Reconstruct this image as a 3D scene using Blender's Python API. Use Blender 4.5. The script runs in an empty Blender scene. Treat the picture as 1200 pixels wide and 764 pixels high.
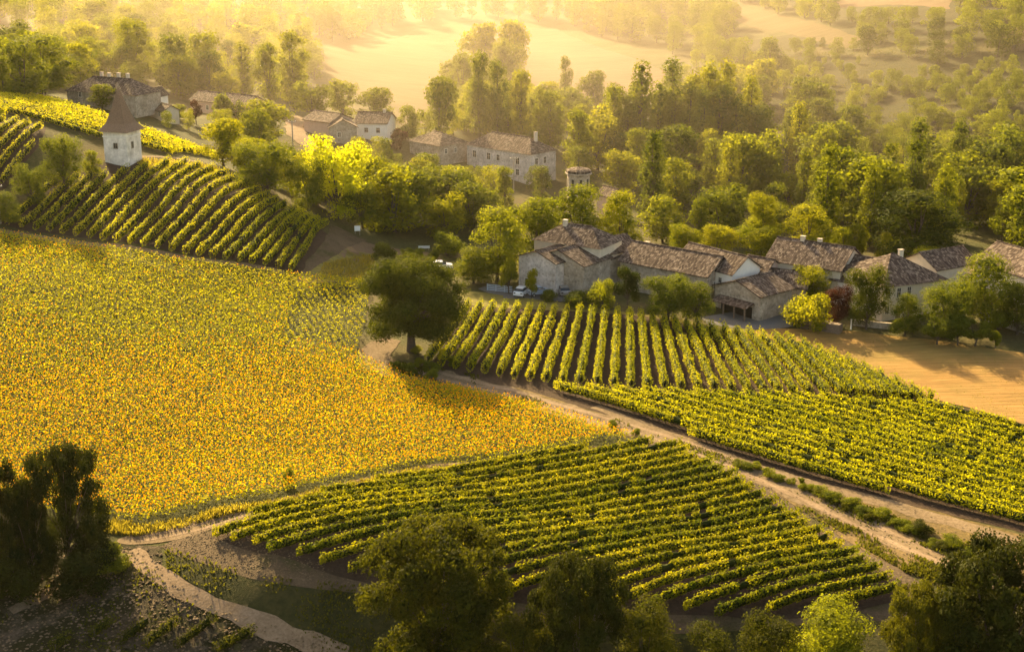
import bpy, math, random
import numpy as np
from mathutils import geometry, Vector
R = math.radians
rng = np.random.default_rng(7)
random.seed(7)
S = bpy.context.scene
COL = S.collection
# ------------------------------------------------------------------ camera, light, exposure
CAM_Z = 67.0; PITCH = R(16.8); F = 1667.0
SUN_AZ = R(-24); SUN_EL = R(26)
cd = bpy.data.cameras.new('camera'); cam = bpy.data.objects.new('camera', cd); COL.objects.link(cam)
cam.location = (0, 0, CAM_Z); cam.rotation_euler = (math.pi/2 - PITCH, 0, 0)
cd.sensor_width = 36; cd.lens = F/1200*36; cd.clip_start = 1; cd.clip_end = 9000
S.camera = cam
W = bpy.data.worlds.new('World'); S.world = W; W.use_nodes = True
wn = W.node_tree; bg = wn.nodes['Background']
sky = wn.nodes.new('ShaderNodeTexSky'); sky.sky_type = 'NISHITA'; sky.sun_disc = False
sky.sun_elevation = SUN_EL; sky.sun_rotation = SUN_AZ; sky.dust_density = 3.0; sky.ozone_density = 0.5
mx = wn.nodes.new('ShaderNodeMix'); mx.data_type = 'RGBA'; mx.blend_type = 'MULTIPLY'
mx.inputs['Factor'].default_value = 1.0; mx.inputs['B'].default_value = (1.0, 0.83, 0.64, 1)
wn.links.new(sky.outputs[0], mx.inputs['A']); wn.links.new(mx.outputs['Result'], bg.inputs[0])
bg.inputs[1].default_value = 0.12
sl = bpy.data.lights.new('sun', 'SUN'); sl.energy = 5.0; sl.angle = R(0.6); sl.color = (1.0, 0.765, 0.37)
so = bpy.data.objects.new('sun', sl); COL.objects.link(so)
sd = Vector((math.sin(SUN_AZ)*math.cos(SUN_EL), math.cos(SUN_AZ)*math.cos(SUN_EL), math.sin(SUN_EL)))
so.rotation_euler = sd.to_track_quat('Z', 'Y').to_euler(); so.location = (-60, 300, 200)
vs = S.view_settings; vs.view_transform = 'Standard'; vs.look = 'None'; vs.gamma = 1; vs.exposure = 1.95
S.cycles.use_denoising = True
S.cycles.max_bounces = 6; S.cycles.volume_bounces = 0; S.cycles.transparent_max_bounces = 4
HAZE = 0.00002; HAZE_G = 0.62; MIST = 0.00024

# ------------------------------------------------------------------ projection helpers (design time)
def ray(u, v):
    a = (u-600)/F; b = (382-v)/F
    y = math.cos(PITCH) + b*math.sin(PITCH); z = -math.sin(PITCH) + b*math.cos(PITCH)
    return a/y, z/y                       # x and z per metre of y
def U(u, v, z):                           # pixel on the level z
    a, s = ray(u, v); t = (z-CAM_Z)/s
    return a*t, t
# ------------------------------------------------------------------ terrain heights
A = [(0,690,-1),(150,650,0),(0,760,-3),(150,760,-3),(300,685,0),(255,715,-2),(300,764,-4.2),(420,764,-5),(430,690,-.5),
 (600,720,-1),(600,764,-4),(800,735,-1),(800,790,-5),(1000,745,-1),(1030,740,-1.5),(1200,764,-4),(1100,690,-1),(1200,690,-1.5),
 (0,1000,-6),(600,1000,-7),(1200,1000,-6),
 (150,600,.3),(200,500,1.8),(0,560,1),(0,480,3),(200,400,4.5),(0,400,6),(0,330,9),(100,290,10),(0,270,11.5),(300,320,6.5),(340,320,5.5),
 (400,400,2.5),(350,480,1.5),(430,430,1.2),(450,395,1.5),(500,520,.5),(480,560,.2),(700,540,0),(650,620,0),(850,640,-.5),(900,560,-.5),
 (1050,630,-1),(1200,620,-1),(700,480,.5),(900,480,0),(1200,500,-.5),(560,430,.8),(540,365,1.5),(700,372,1.5),(850,390,1),(1000,400,1),
 (1190,415,1.5),(1200,460,.5),(630,345,2),(830,362,1.5),(1000,385,1.3),(1180,395,2),
 (140,192,18),(30,250,13),(20,200,18.5),(100,200,17.5),(200,200,17),(270,230,14.5),(385,275,7.5),(340,300,7),(240,190,16.3),
 (20,160,23),(60,130,23.5),(150,150,19),(230,180,15),(130,118,17),(420,290,4.2),(430,240,1),(500,250,0),(400,320,3.8),(480,300,2.6),(540,340,2),
 (560,280,1),(700,250,0),(850,290,0),(1000,280,0),(1150,270,0),(600,197,3),(400,165,9),(345,150,11),(480,175,6),(750,195,0),(900,200,0),
 (1000,200,1.5),(1150,200,3),(500,130,5),(450,90,6.5),(700,70,7),(600,110,4),(1000,150,6),(1100,120,11),(1180,120,14),(1100,60,20),
 (1000,60,17),(900,100,8),(1100,0,31),(900,0,24),(800,40,13),(700,0,19),(500,0,16),(300,0,22),(100,0,25),(0,0,26),(50,40,21),
 (220,110,13.5),(300,60,14),(200,60,15.5),(400,30,12),(350,100,10)]
pts = [(*U(u, v, z), z) for u, v, z in A]
for x in (-600,-400,-200,0,200,400,600): pts.append((x, 1100, 48 if abs(x) < 500 else 55))
for y, l, r in ((60,-9,-9),(100,-5,-5),(200,9,0),(350,24,9),(500,26,35),(700,29,40),(900,36,44)):
    pts += [(-330, y, l), (330+.15*y, y, r)]
P0 = np.array(pts, float); SC = 100.0
def tps(r2): return 0.5*r2*np.log(np.maximum(r2, 1e-12))
n = len(P0); XY = P0[:, :2]/SC
K = tps(((XY[:, None]-XY[None])**2).sum(-1)) + np.eye(n)*2e-3
Q = np.hstack([np.ones((n, 1)), XY]); M_ = np.block([[K, Q], [Q.T, np.zeros((3, 3))]])
wt = np.linalg.solve(M_, np.concatenate([P0[:, 2], np.zeros(3)]))
gx = np.concatenate([-np.geomspace(2600, 262, 18), np.arange(-260, 261, 2.0), np.geomspace(262, 2600, 18)])
gy = np.concatenate([[-400, -150, 0, 40, 60, 76], np.arange(90, 700, 2.0), np.arange(700, 1100, 8.0), np.geomspace(1100, 2900, 10)])
GX, GY = np.meshgrid(gx, gy)
def vnoise(x, y, s, seed=0):
    x = x/s; y = y/s
    def h(i, j):
        v = np.sin(i*127.1+j*311.7+seed*74.7)*43758.5453
        return v-np.floor(v)
    i = np.floor(x); j = np.floor(y); f = x-i; g = y-j; f = f*f*(3-2*f); g = g*g*(3-2*g)
    return (h(i, j)*(1-f)+h(i+1, j)*f)*(1-g)+(h(i, j+1)*(1-f)+h(i+1, j+1)*f)*g
def Hraw(x, y):
    cx = np.clip(x, -420, 420)/SC; cy = np.clip(y, 60, 1100)/SC
    z = wt[n]+wt[n+1]*cx+wt[n+2]*cy
    for k in range(n): z = z+wt[k]*tps((cx-XY[k, 0])**2+(cy-XY[k, 1])**2)
    return z+(vnoise(x, y, 11)-.5)*.35+(vnoise(x, y, 4, 3)-.5)*.12
GZ = Hraw(GX, GY)
def H(x, y):
    x = np.asarray(x, float); y = np.asarray(y, float)
    i = np.clip(np.searchsorted(gx, x)-1, 0, len(gx)-2); j = np.clip(np.searchsorted(gy, y)-1, 0, len(gy)-2)
    f = np.clip((x-gx[i])/(gx[i+1]-gx[i]), 0, 1); g = np.clip((y-gy[j])/(gy[j+1]-gy[j]), 0, 1)
    return (GZ[j, i]*(1-f)+GZ[j, i+1]*f)*(1-g)+(GZ[j+1, i]*(1-f)+GZ[j+1, i+1]*f)*g
YS = np.arange(70, 1500, 1.0)
def P(u, v):                              # pixel to the ground
    a, s = ray(u, v)
    d = CAM_Z+s*YS-H(a*YS, YS)
    k = int(np.argmax(d < 0)) if (d < 0).any() else len(YS)-1
    k = max(k, 1); t = YS[k-1]+d[k-1]/max(1e-6, d[k-1]-d[k])
    return a*t, t
def pxm(y): return F/(y/math.cos(PITCH)*1.0)   # rough pixels per metre
def PP(l): return [P(*q) for q in l]
def inside(poly, x, y):
    poly = np.asarray(poly); c = np.zeros(np.shape(x), bool); j = len(poly)-1
    for i in range(len(poly)):
        xi, yi = poly[i]; xj, yj = poly[j]
        m = ((yi > y) != (yj > y)) & (x < (xj-xi)*(y-yi)/((yj-yi) or 1e-9)+xi)
        c ^= m; j = i
    return c
# ------------------------------------------------------------------ mesh and object helpers
def mesh_np(name, V, Fc, mats=(), midx=None, smooth=False, col=None):
    me = bpy.data.meshes.new(name); V = np.asarray(V, np.float32); Fc = np.asarray(Fc, np.int32)
    k = Fc.shape[1]; me.vertices.add(len(V)); me.vertices.foreach_set('co', V.ravel())
    me.loops.add(Fc.size); me.loops.foreach_set('vertex_index', Fc.ravel())
    me.polygons.add(len(Fc)); me.polygons.foreach_set('loop_start', np.arange(0, Fc.size, k, dtype=np.int32))
    if midx is not None: me.polygons.foreach_set('material_index', np.asarray(midx, np.int32))
    if smooth: me.polygons.foreach_set('use_smooth', np.ones(len(Fc), bool))
    for m in mats: me.materials.append(m)
    if col is not None:
        at = me.attributes.new('tint', 'FLOAT', 'FACE'); at.data.foreach_set('value', np.asarray(col, np.float32))
    me.update(calc_edges=True); return me
def ob(name, me, parent=None, loc=(0, 0, 0), rz=0, scale=None):
    o = bpy.data.objects.new(name, me); COL.objects.link(o); o.parent = parent
    o.location = loc; o.rotation_euler = (0, 0, rz)
    if scale: o.scale = scale
    return o
def tag(o, label=None, cat=None, group=None, kind=None):
    if label: o['label'] = label
    if cat: o['category'] = cat
    if group: o['group'] = group
    if kind: o['kind'] = kind
    return o
class MB:
    def __init__(s): s.v = []; s.f = []
    def poly(s, pts):
        b = len(s.v); s.v += [tuple(p) for p in pts]; s.f.append(tuple(range(b, b+len(pts))))
    def hexa(s, p):                       # 4 bottom + 4 top points
        b = len(s.v); s.v += [tuple(q) for q in p]
        for f in ((3,2,1,0),(4,5,6,7),(0,1,5,4),(1,2,6,5),(2,3,7,6),(3,0,4,7)): s.f.append(tuple(b+i for i in f))
    def box(s, x0, x1, y0, y1, z0, z1):
        s.hexa([(x0,y0,z0),(x1,y0,z0),(x1,y1,z0),(x0,y1,z0),(x0,y0,z1),(x1,y0,z1),(x1,y1,z1),(x0,y1,z1)])
    def tube(s, path, rad, k=6):
        b = len(s.v)
        for i, p in enumerate(path):
            p = Vector(p); q = Vector(path[min(i+1, len(path)-1)])-Vector(path[max(i-1, 0)]); q.normalize()
            u = q.cross(Vector((.3, 1, .1))); u.normalize(); w = q.cross(u)
            for j in range(k):
                a = 2*math.pi*j/k; s.v.append(tuple(p+(u*math.cos(a)+w*math.sin(a))*rad[i]))
        for i in range(len(path)-1):
            for j in range(k):
                s.f.append((b+i*k+j, b+i*k+(j+1) % k, b+(i+1)*k+(j+1) % k, b+(i+1)*k+j))
        s.f.append(tuple(b+j for j in range(k))[::-1]); s.f.append(tuple(b+(len(path)-1)*k+j for j in range(k)))
    def lathe(s, prof, k=8, cx=0, cy=0, ph=0):
        b = len(s.v)
        for r, z in prof:
            for j in range(k): a = 2*math.pi*j/k+ph; s.v.append((cx+r*math.cos(a), cy+r*math.sin(a), z))
        for i in range(len(prof)-1):
            for j in range(k): s.f.append((b+i*k+j, b+i*k+(j+1) % k, b+(i+1)*k+(j+1) % k, b+(i+1)*k+j))
        s.f.append(tuple(b+j for j in range(k))[::-1]); s.f.append(tuple(b+(len(prof)-1)*k+j for j in range(k)))
    def build(s, name, mat, parent=None, smooth=False, **k):
        me = bpy.data.meshes.new(name); me.from_pydata(s.v, [], s.f)
        if mat: me.materials.append(mat)
        if smooth:
            for p in me.polygons: p.use_smooth = True
        me.update(); return ob(name, me, parent, **k)
# ------------------------------------------------------------------ materials
def nmat(name):
    m = bpy.data.materials.new(name); m.use_nodes = True; nt = m.node_tree
    return m, nt, nt.nodes['Principled BSDF'], nt.nodes['Material Output']
def N(nt, t, **k):
    x = nt.nodes.new(t)
    for a, b in k.items(): setattr(x, a, b)
    return x
def noise(nt, scale, detail=4, vec=None, rough=.6):
    x = N(nt, 'ShaderNodeTexNoise'); x.inputs['Scale'].default_value = scale; x.inputs['Detail'].default_value = detail
    x.inputs['Roughness'].default_value = rough
    if vec: nt.links.new(vec, x.inputs['Vector'])
    return x.outputs['Fac']
def ramp(nt, fac, stops):
    x = N(nt, 'ShaderNodeValToRGB'); e = x.color_ramp.elements
    while len(e) < len(stops): e.new(.5)
    for i, (p, c) in enumerate(stops): e[i].position = p; e[i].color = (*c, 1)
    nt.links.new(fac, x.inputs['Fac']); return x.outputs['Color']
def mixc(nt, fac, a, b, mode='MIX'):
    x = N(nt, 'ShaderNodeMix', data_type='RGBA', blend_type=mode)
    for s, v in (('Factor', fac), ('A', a), ('B', b)):
        if isinstance(v, (float, int)): x.inputs[s].default_value = v
        elif isinstance(v, tuple): x.inputs[s].default_value = (*v, 1)
        else: nt.links.new(v, x.inputs[s])
    return x.outputs['Result']
def bump(nt, bs, h, st, dist):
    b = N(nt, 'ShaderNodeBump'); b.inputs['Strength'].default_value = st; b.inputs['Distance'].default_value = dist
    nt.links.new(h, b.inputs['Height']); nt.links.new(b.outputs[0], bs.inputs['Normal'])
def gmat(name, stops, s1=.15, s2=1.6, patch=None, ps=.05, pthr=(.45, .6), bst=.8, bd=.25, stretch=None, lines=None):
    """soil and field surfaces: two noises through a ramp, an optional second colour in patches"""
    m, nt, bs, out = nmat(name); g = N(nt, 'ShaderNodeNewGeometry').outputs['Position']
    if stretch:
        mp = N(nt, 'ShaderNodeMapping'); mp.inputs['Rotation'].default_value = (0, 0, stretch[0]); mp.inputs['Scale'].default_value = (stretch[1], stretch[2], 1)
        nt.links.new(g, mp.inputs['Vector']); g2 = mp.outputs[0]
    else: g2 = g
    a = noise(nt, s1, 5, g); b = noise(nt, s2, 5, g2, .7)
    k = N(nt, 'ShaderNodeMath', operation='MULTIPLY_ADD'); nt.links.new(b, k.inputs[0]); k.inputs[1].default_value = .6
    k2 = N(nt, 'ShaderNodeMath', operation='MULTIPLY'); nt.links.new(a, k2.inputs[0]); k2.inputs[1].default_value = .4
    nt.links.new(k2.outputs[0], k.inputs[2])
    c = ramp(nt, k.outputs[0], stops)
    if patch:
        f = ramp(nt, noise(nt, ps, 6, g, .7), [(pthr[0], (0, 0, 0)), (pthr[1], (1, 1, 1))])
        x = N(nt, 'ShaderNodeMix', data_type='RGBA'); nt.links.new(f, x.inputs['Factor']); nt.links.new(c, x.inputs['A'])
        pc = ramp(nt, b, [(.3, tuple(q*.6 for q in patch)), (.7, patch)]); nt.links.new(pc, x.inputs['B']); c = x.outputs['Result']
    nt.links.new(c, bs.inputs['Base Color']); bs.inputs['Roughness'].default_value = 1; bs.inputs['Specular IOR Level'].default_value = .1
    bump(nt, bs, b, bst, bd); return m
def leaf(name, c1, c2, tr=.5, trk=1.6, rough=.75, scale=.5):
    """leaves: colour differs between crowns and between leaf clumps, light passes through"""
    m, nt, bs, out = nmat(name); oi = N(nt, 'ShaderNodeObjectInfo'); at = N(nt, 'ShaderNodeAttribute'); at.attribute_name = 'tint'
    k = N(nt, 'ShaderNodeMath', operation='MULTIPLY_ADD'); nt.links.new(oi.outputs['Random'], k.inputs[0]); k.inputs[1].default_value = .45
    k1 = N(nt, 'ShaderNodeMath', operation='MULTIPLY'); nt.links.new(at.outputs['Fac'], k1.inputs[0]); k1.inputs[1].default_value = .55
    nt.links.new(k1.outputs[0], k.inputs[2])
    c = ramp(nt, k.outputs[0], [(.1, c1), (.9, c2)])
    nt.links.new(c, bs.inputs['Base Color']); bs.inputs['Roughness'].default_value = rough; bs.inputs['Specular IOR Level'].default_value = .04
    t = N(nt, 'ShaderNodeBsdfTranslucent'); tc = mixc(nt, 1.0, c, (trk*1.05, trk, trk*.3), 'MULTIPLY'); nt.links.new(tc, t.inputs['Color'])
    s = N(nt, 'ShaderNodeMixShader'); s.inputs[0].default_value = tr
    nt.links.new(bs.outputs[0], s.inputs[1]); nt.links.new(t.outputs[0], s.inputs[2]); nt.links.new(s.outputs[0], out.inputs['Surface'])
    return m
def plain(name, col, rough=.8, var=.25, sc=2.0, metal=0, bd=.03):
    m, nt, bs, out = nmat(name); tc = N(nt, 'ShaderNodeTexCoord').outputs['Object']
    f = noise(nt, sc, 6, tc, .65)
    nt.links.new(ramp(nt, f, [(.3, tuple(c*(1-var) for c in col)), (.7, tuple(min(1, c*(1+var)) for c in col))]), bs.inputs['Base Color'])
    bs.inputs['Roughness'].default_value = rough; bs.inputs['Metallic'].default_value = metal
    if bd: bump(nt, bs, f, .5, bd)
    return m
def stonemat(name, c1, c2, mortar):
    m, nt, bs, out = nmat(name); tc = N(nt, 'ShaderNodeTexCoord').outputs['Object']
    v = N(nt, 'ShaderNodeTexVoronoi'); v.inputs['Scale'].default_value = 2.6; nt.links.new(tc, v.inputs['Vector'])
    e = N(nt, 'ShaderNodeTexVoronoi', feature='DISTANCE_TO_EDGE'); e.inputs['Scale'].default_value = 2.6; nt.links.new(tc, e.inputs['Vector'])
    f = noise(nt, .45, 5, tc, .7); c = ramp(nt, v.outputs['Color'], [(.1, c1), (.9, c2)])
    c = mixc(nt, ramp(nt, e.outputs['Distance'], [(0, (.8, .8, .8)), (.12, (0, 0, 0))]), c, mortar)
    c = mixc(nt, 1.0, c, ramp(nt, f, [(.3, (.6, .56, .5)), (.7, (1.25, 1.22, 1.2))]), 'MULTIPLY')
    nt.links.new(c, bs.inputs['Base Color']); bs.inputs['Roughness'].default_value = .95
    bump(nt, bs, e.outputs['Distance'], .6, .06); return m
def tilemat(name, axis, c1, c2, c3):
    """canal tiles: rounded rows running down the slope, every tile its own tone"""
    m, nt, bs, out = nmat(name); tc = N(nt, 'ShaderNodeTexCoord').outputs['Object']; sp = N(nt, 'ShaderNodeSeparateXYZ'); nt.links.new(tc, sp.inputs[0])
    a, b = ('X', 'Y') if axis == 'x' else ('Y', 'X')
    cb = N(nt, 'ShaderNodeCombineXYZ')
    for ax, sc, i in ((a, 3.4, 0), (b, 2.2, 1)):
        k = N(nt, 'ShaderNodeMath', operation='MULTIPLY'); nt.links.new(sp.outputs[ax], k.inputs[0]); k.inputs[1].default_value = sc; nt.links.new(k.outputs[0], cb.inputs[i])
    v = N(nt, 'ShaderNodeTexVoronoi', feature='F1'); v.inputs['Scale'].default_value = 1; v.inputs['Randomness'].default_value = .55; nt.links.new(cb.outputs[0], v.inputs['Vector'])
    c = ramp(nt, v.outputs['Color'], [(.15, c1), (.5, c2), (.85, c3)])
    k = N(nt, 'ShaderNodeMath', operation='MULTIPLY'); nt.links.new(sp.outputs[a], k.inputs[0]); k.inputs[1].default_value = 3.4*2*math.pi
    s_ = N(nt, 'ShaderNodeMath', operation='SINE'); nt.links.new(k.outputs[0], s_.inputs[0])
    c = mixc(nt, ramp(nt, s_.outputs[0], [(0, (.4, .4, .4)), (.35, (0, 0, 0))]), c, tuple(q*.5 for q in c1))
    c = mixc(nt, 1.0, c, ramp(nt, noise(nt, .5, 5, tc, .7), [(.3, (.65, .62, .6)), (.7, (1.2, 1.18, 1.1))]), 'MULTIPLY')
    nt.links.new(c, bs.inputs['Base Color']); bs.inputs['Roughness'].default_value = .95; bs.inputs['Specular IOR Level'].default_value = .08
    bump(nt, bs, v.outputs['Distance'], .6, .12); return m
M = {}
M['land'] = gmat('land', [(.3, (0.024, 0.028, 0.008)), (.5, (0.056, 0.056, 0.016)), (.7, (0.104, 0.088, 0.032))], patch=(0.112, 0.088, 0.036), ps=.03)
M['soil'] = gmat('soil', [(.3, (.09, .06, .035)), (.55, (.15, .10, .06)), (.75, (.22, .16, .09))], s2=2.5)
M['darksoil'] = gmat('dark_soil', [(.3, (0.0315, 0.021, 0.014)), (.55, (0.0595, 0.0385, 0.0245)), (.75, (0.091, 0.0595, 0.035))], s2=2.2)
M['greysoil'] = gmat('grey_soil', [(.3, (0.072, 0.052, 0.032)), (.55, (0.128, 0.092, 0.056)), (.75, (0.192, 0.144, 0.088))], s2=3.5, s1=.4, bst=1.0, bd=.4, patch=(0.08, 0.072, 0.024), ps=.12, pthr=(.5, .62))
M['undercrop'] = gmat('undercrop', [(.3, (0.024, 0.028, 0.008)), (.6, (0.048, 0.048, 0.012)), (.8, (0.08, 0.064, 0.024))])
M['verge'] = gmat('verge', [(.3, (0.036, 0.03188, 0.0078)), (.5, (0.102, 0.07331, 0.024)), (.7, (0.192, 0.1275, 0.048))], s2=1.2, patch=(0.18, 0.1211, 0.054), ps=.09)
M['bank'] = gmat('bank', [(.3, (0.014, 0.0168, 0.0056)), (.5, (0.035, 0.035, 0.0105)), (.75, (0.077, 0.0595, 0.021))], s2=1.4)
M['bare'] = gmat('bare', [(.3, (0.03, 0.0252, 0.012)), (.5, (0.084, 0.063, 0.039)), (.7, (0.162, 0.126, 0.09))], s1=.5, s2=3.2, patch=(0.042, 0.039, 0.012), ps=.22, pthr=(.42, .54), bst=1.0, bd=.5)  # darkened to paint in the shade over the bottom left ground
M['track'] = gmat('track', [(.3, (0.0792, 0.0576, 0.0288)), (.5, (0.1584, 0.1116, 0.0648)), (.7, (0.2448, 0.18, 0.1152))], s1=.4, s2=2.6, bd=.12)
M['rut'] = gmat('rut', [(.3, (0.105, 0.07125, 0.04125)), (.5, (0.21, 0.1462, 0.09)), (.7, (0.3, 0.2175, 0.1425))], s1=.4, s2=3.5, bd=.08)
M['stubble'] = gmat('stubble', [(.3, (.15, .09, .028)), (.5, (.27, .155, .048)), (.7, (.36, .215, .075))], s1=.05, s2=1.0, stretch=(R(35), .12, 1.6), bd=.2, patch=(.21, .155, .045), ps=.045, pthr=(.42, .66))  # lit and shaded parts painted in: orange streaks, greener patches
M['pasture'] = gmat('pasture', [(.3, (0.075, 0.075, 0.01875)), (.5, (0.165, 0.1425, 0.0375)), (.7, (0.255, 0.195, 0.06))], s1=.06, s2=1.1, stretch=(R(10), .3, 1.5))
M['straw'] = gmat('straw', [(.3, (0.05711, 0.04407, 0.01387)), (.5, (0.09137, 0.06612, 0.02601)), (.7, (0.1142, 0.08446, 0.03468))], s1=.03, s2=.5, stretch=(R(30), .1, 1.2))
M['plough'] = gmat('plough', [(.3, (0.06746, 0.04067, 0.0192)), (.5, (0.1138, 0.07321, 0.0384)), (.7, (0.1433, 0.09758, 0.05376))], s1=.03, s2=.5, stretch=(R(-40), .1, 1.4))
M['asphalt'] = gmat('asphalt', [(.3, (.09, .085, .08)), (.7, (.16, .15, .14))], s2=4, bd=.02)
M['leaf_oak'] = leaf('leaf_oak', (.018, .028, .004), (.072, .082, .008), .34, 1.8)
M['leaf_shade'] = leaf('leaf_shade', (0.0245, 0.0294, 0.0042), (0.084, 0.084, 0.0084), .36, 1.9)  # shade of the backlit foreground crowns put into the leaf colour
M['leaf_wood'] = leaf('leaf_wood', (0.05132, 0.06864, 0.007776), (0.1426, 0.1531, 0.01382), .40, 1.9)
M['leaf_fresh'] = leaf('leaf_fresh', (0.08689, 0.1041, 0.007344), (0.1955, 0.1891, 0.01175), .48, 2.1)
M['leaf_lime'] = leaf('leaf_lime', (0.2444, 0.2639, 0.01275), (0.3715, 0.3715, 0.017), .6, 2.1)
M['leaf_poplar'] = leaf('leaf_poplar', (0.07656, 0.0961, 0.01478), (0.1837, 0.1922, 0.0264), .4, 1.6)
M['leaf_purple'] = leaf('leaf_purple', (0.04, 0.0144, 0.0112), (0.072, 0.024, 0.016), .3, 1.2)
M['leaf_gold'] = leaf('leaf_gold', (0.0792, 0.09504, 0.00864), (0.1637, 0.1742, 0.01248), .5, 1.8)
M['leaf_vine'] = leaf('leaf_vine', (.06, .085, .004), (.33, .30, .009), .32, 2.0)
M['leaf_vine_bright'] = leaf('leaf_vine_bright', (0.1646, 0.1849, 0.005832), (0.3592, 0.3328, 0.00972), .45, 2.1)
M['leaf_vine_yellow'] = leaf('leaf_vine_yellow', (0.17, 0.17, 0.0085), (0.306, 0.2805, 0.0102), .55, 2.0)
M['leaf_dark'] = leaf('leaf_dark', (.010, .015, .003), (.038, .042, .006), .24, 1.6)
M['shade_core'] = leaf('shade_core', (.022, .030, .005), (.042, .05, .008), .05, 1)  # for the core added inside vine rows to block the sun
M['bark'] = plain('bark', (.07, .05, .035), .9, .4, 3)
M['petal'] = leaf('petal', (.74, .27, .002), (.88, .42, .003), .45, 1.2)
M['sunleaf'] = leaf('sunleaf', (.17, .165, .004), (.30, .285, .006), .5, 2.0)
M['grass'] = leaf('grass', (0.144, 0.128, 0.024), (0.352, 0.28, 0.064), .5, 1.5)
M['weeds'] = leaf('weeds', (0.032, 0.04, 0.008), (0.112, 0.104, 0.016), .45, 1.7)
M['stone'] = stonemat('stone_wall', (0.264, 0.22, 0.1705), (0.462, 0.396, 0.319), (0.396, 0.341, 0.275))
M['greystone'] = stonemat('grey_stone_wall', (0.405, 0.3578, 0.3307), (0.621, 0.567, 0.54), (0.594, 0.5535, 0.5265))
M['palestone'] = stonemat('pale_stone_wall', (.76, .71, .64), (.88, .83, .76), (.80, .75, .68))
M['plaster'] = plain('plaster', (0.575, 0.4945, 0.3795), .9, .14, .8)
M['white'] = plain('whitewash', (.78, .72, .64), .9, .08, .8)
M['pink'] = plain('pink_plaster', (.50, .36, .29), .9, .12, .8)
M['dark'] = plain('dark_opening', (.02, .016, .013), .4, .2, 2, bd=0)
M['frame'] = plain('window_frame', (.62, .56, .48), .7, .1, 3, bd=0)
M['wood'] = plain('weathered_wood', (.16, .11, .075), .85, .3, 4)
M['shutter'] = plain('shutter', (.20, .16, .12), .7, .2, 4, bd=0)
M['slate'] = plain('tower_tiles', (.19, .115, .068), .85, .35, 5, bd=.05)
T3 = ((.062, .044, .036), (.115, .085, .070), (.25, .20, .165))  # tones darkened so that sunlit slopes look unlit
M['tile_x'] = tilemat('tile_x', 'x', *T3); M['tile_y'] = tilemat('tile_y', 'y', *T3)
M['glass'] = plain('car_glass', (.03, .035, .04), .15, .1, 2, bd=0)
M['tyre'] = plain('tyre', (.02, .02, .02), .8, .1, 4, bd=0)
M['carwhite'] = plain('car_white', (.75, .76, .78), .3, .03, 2, bd=0)
M['cargrey'] = plain('car_beige', (.36, .33, .30), .3, .05, 2, metal=.3, bd=0)
M['carblue'] = plain('car_blue', (.38, .45, .56), .3, .05, 2, metal=.2, bd=0)
M['signwhite'] = plain('sign_white', (.8, .78, .76), .5, .04, 2, bd=0)
M['pole'] = plain('pole', (.34, .29, .23), .8, .2, 3)

# ------------------------------------------------------------------ ground
nx, ny = len(gx), len(gy); idx = np.arange(nx*ny).reshape(ny, nx)
me = mesh_np('ground', np.stack([GX, GY, GZ], -1).reshape(-1, 3),
    np.stack([idx[:-1, :-1], idx[:-1, 1:], idx[1:, 1:], idx[1:, :-1]], -1).reshape(-1, 4), [M['land']], smooth=True)
tag(ob('ground', me), 'rolling valley floor and hillsides with dry grass', kind='structure')
def patch(name, poly_px, mat, off=.06, wob=.5, label=None, step=4.0, seed=0):
    pts = []
    w = PP(poly_px)
    for i in range(len(w)):
        a = np.array(w[i]); b = np.array(w[(i+1) % len(w)]); L = np.linalg.norm(b-a); k = max(1, int(L/2.0))
        for j in range(k):
            p = a+(b-a)*j/k; q = np.array([vnoise(p[0], p[1], 3.5, seed+1)-.5, vnoise(p[0], p[1], 3.5, seed+2)-.5])*2*wob
            pts.append(p+q)
    pts = np.array(pts); m = len(pts)
    X = gx[(gx > pts[:, 0].min()) & (gx < pts[:, 0].max())]; Y = gy[(gy > pts[:, 1].min()) & (gy < pts[:, 1].max())]
    if len(X)*len(Y) > 12000: X = X[::2]; Y = Y[::2]
    a, b = np.meshgrid(X, Y); a = a.ravel(); b = b.ravel(); s = inside(pts, a, b); q = np.stack([a[s], b[s]], -1)
    allp = [Vector(p) for p in np.vstack([pts, q])]
    vo, eo, fo, *_ = geometry.delaunay_2d_cdt(allp, [(i, (i+1) % m) for i in range(m)], [tuple(range(m))], 1, 1e-5)
    V = np.array([(p.x, p.y) for p in vo]); z = H(V[:, 0], V[:, 1])+off
    me = bpy.data.meshes.new(name); me.from_pydata(np.column_stack([V, z]).tolist(), [], fo); me.materials.append(mat)
    for p in me.polygons: p.use_smooth = True
    return tag(ob(name, me), label, kind='structure'), pts
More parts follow.
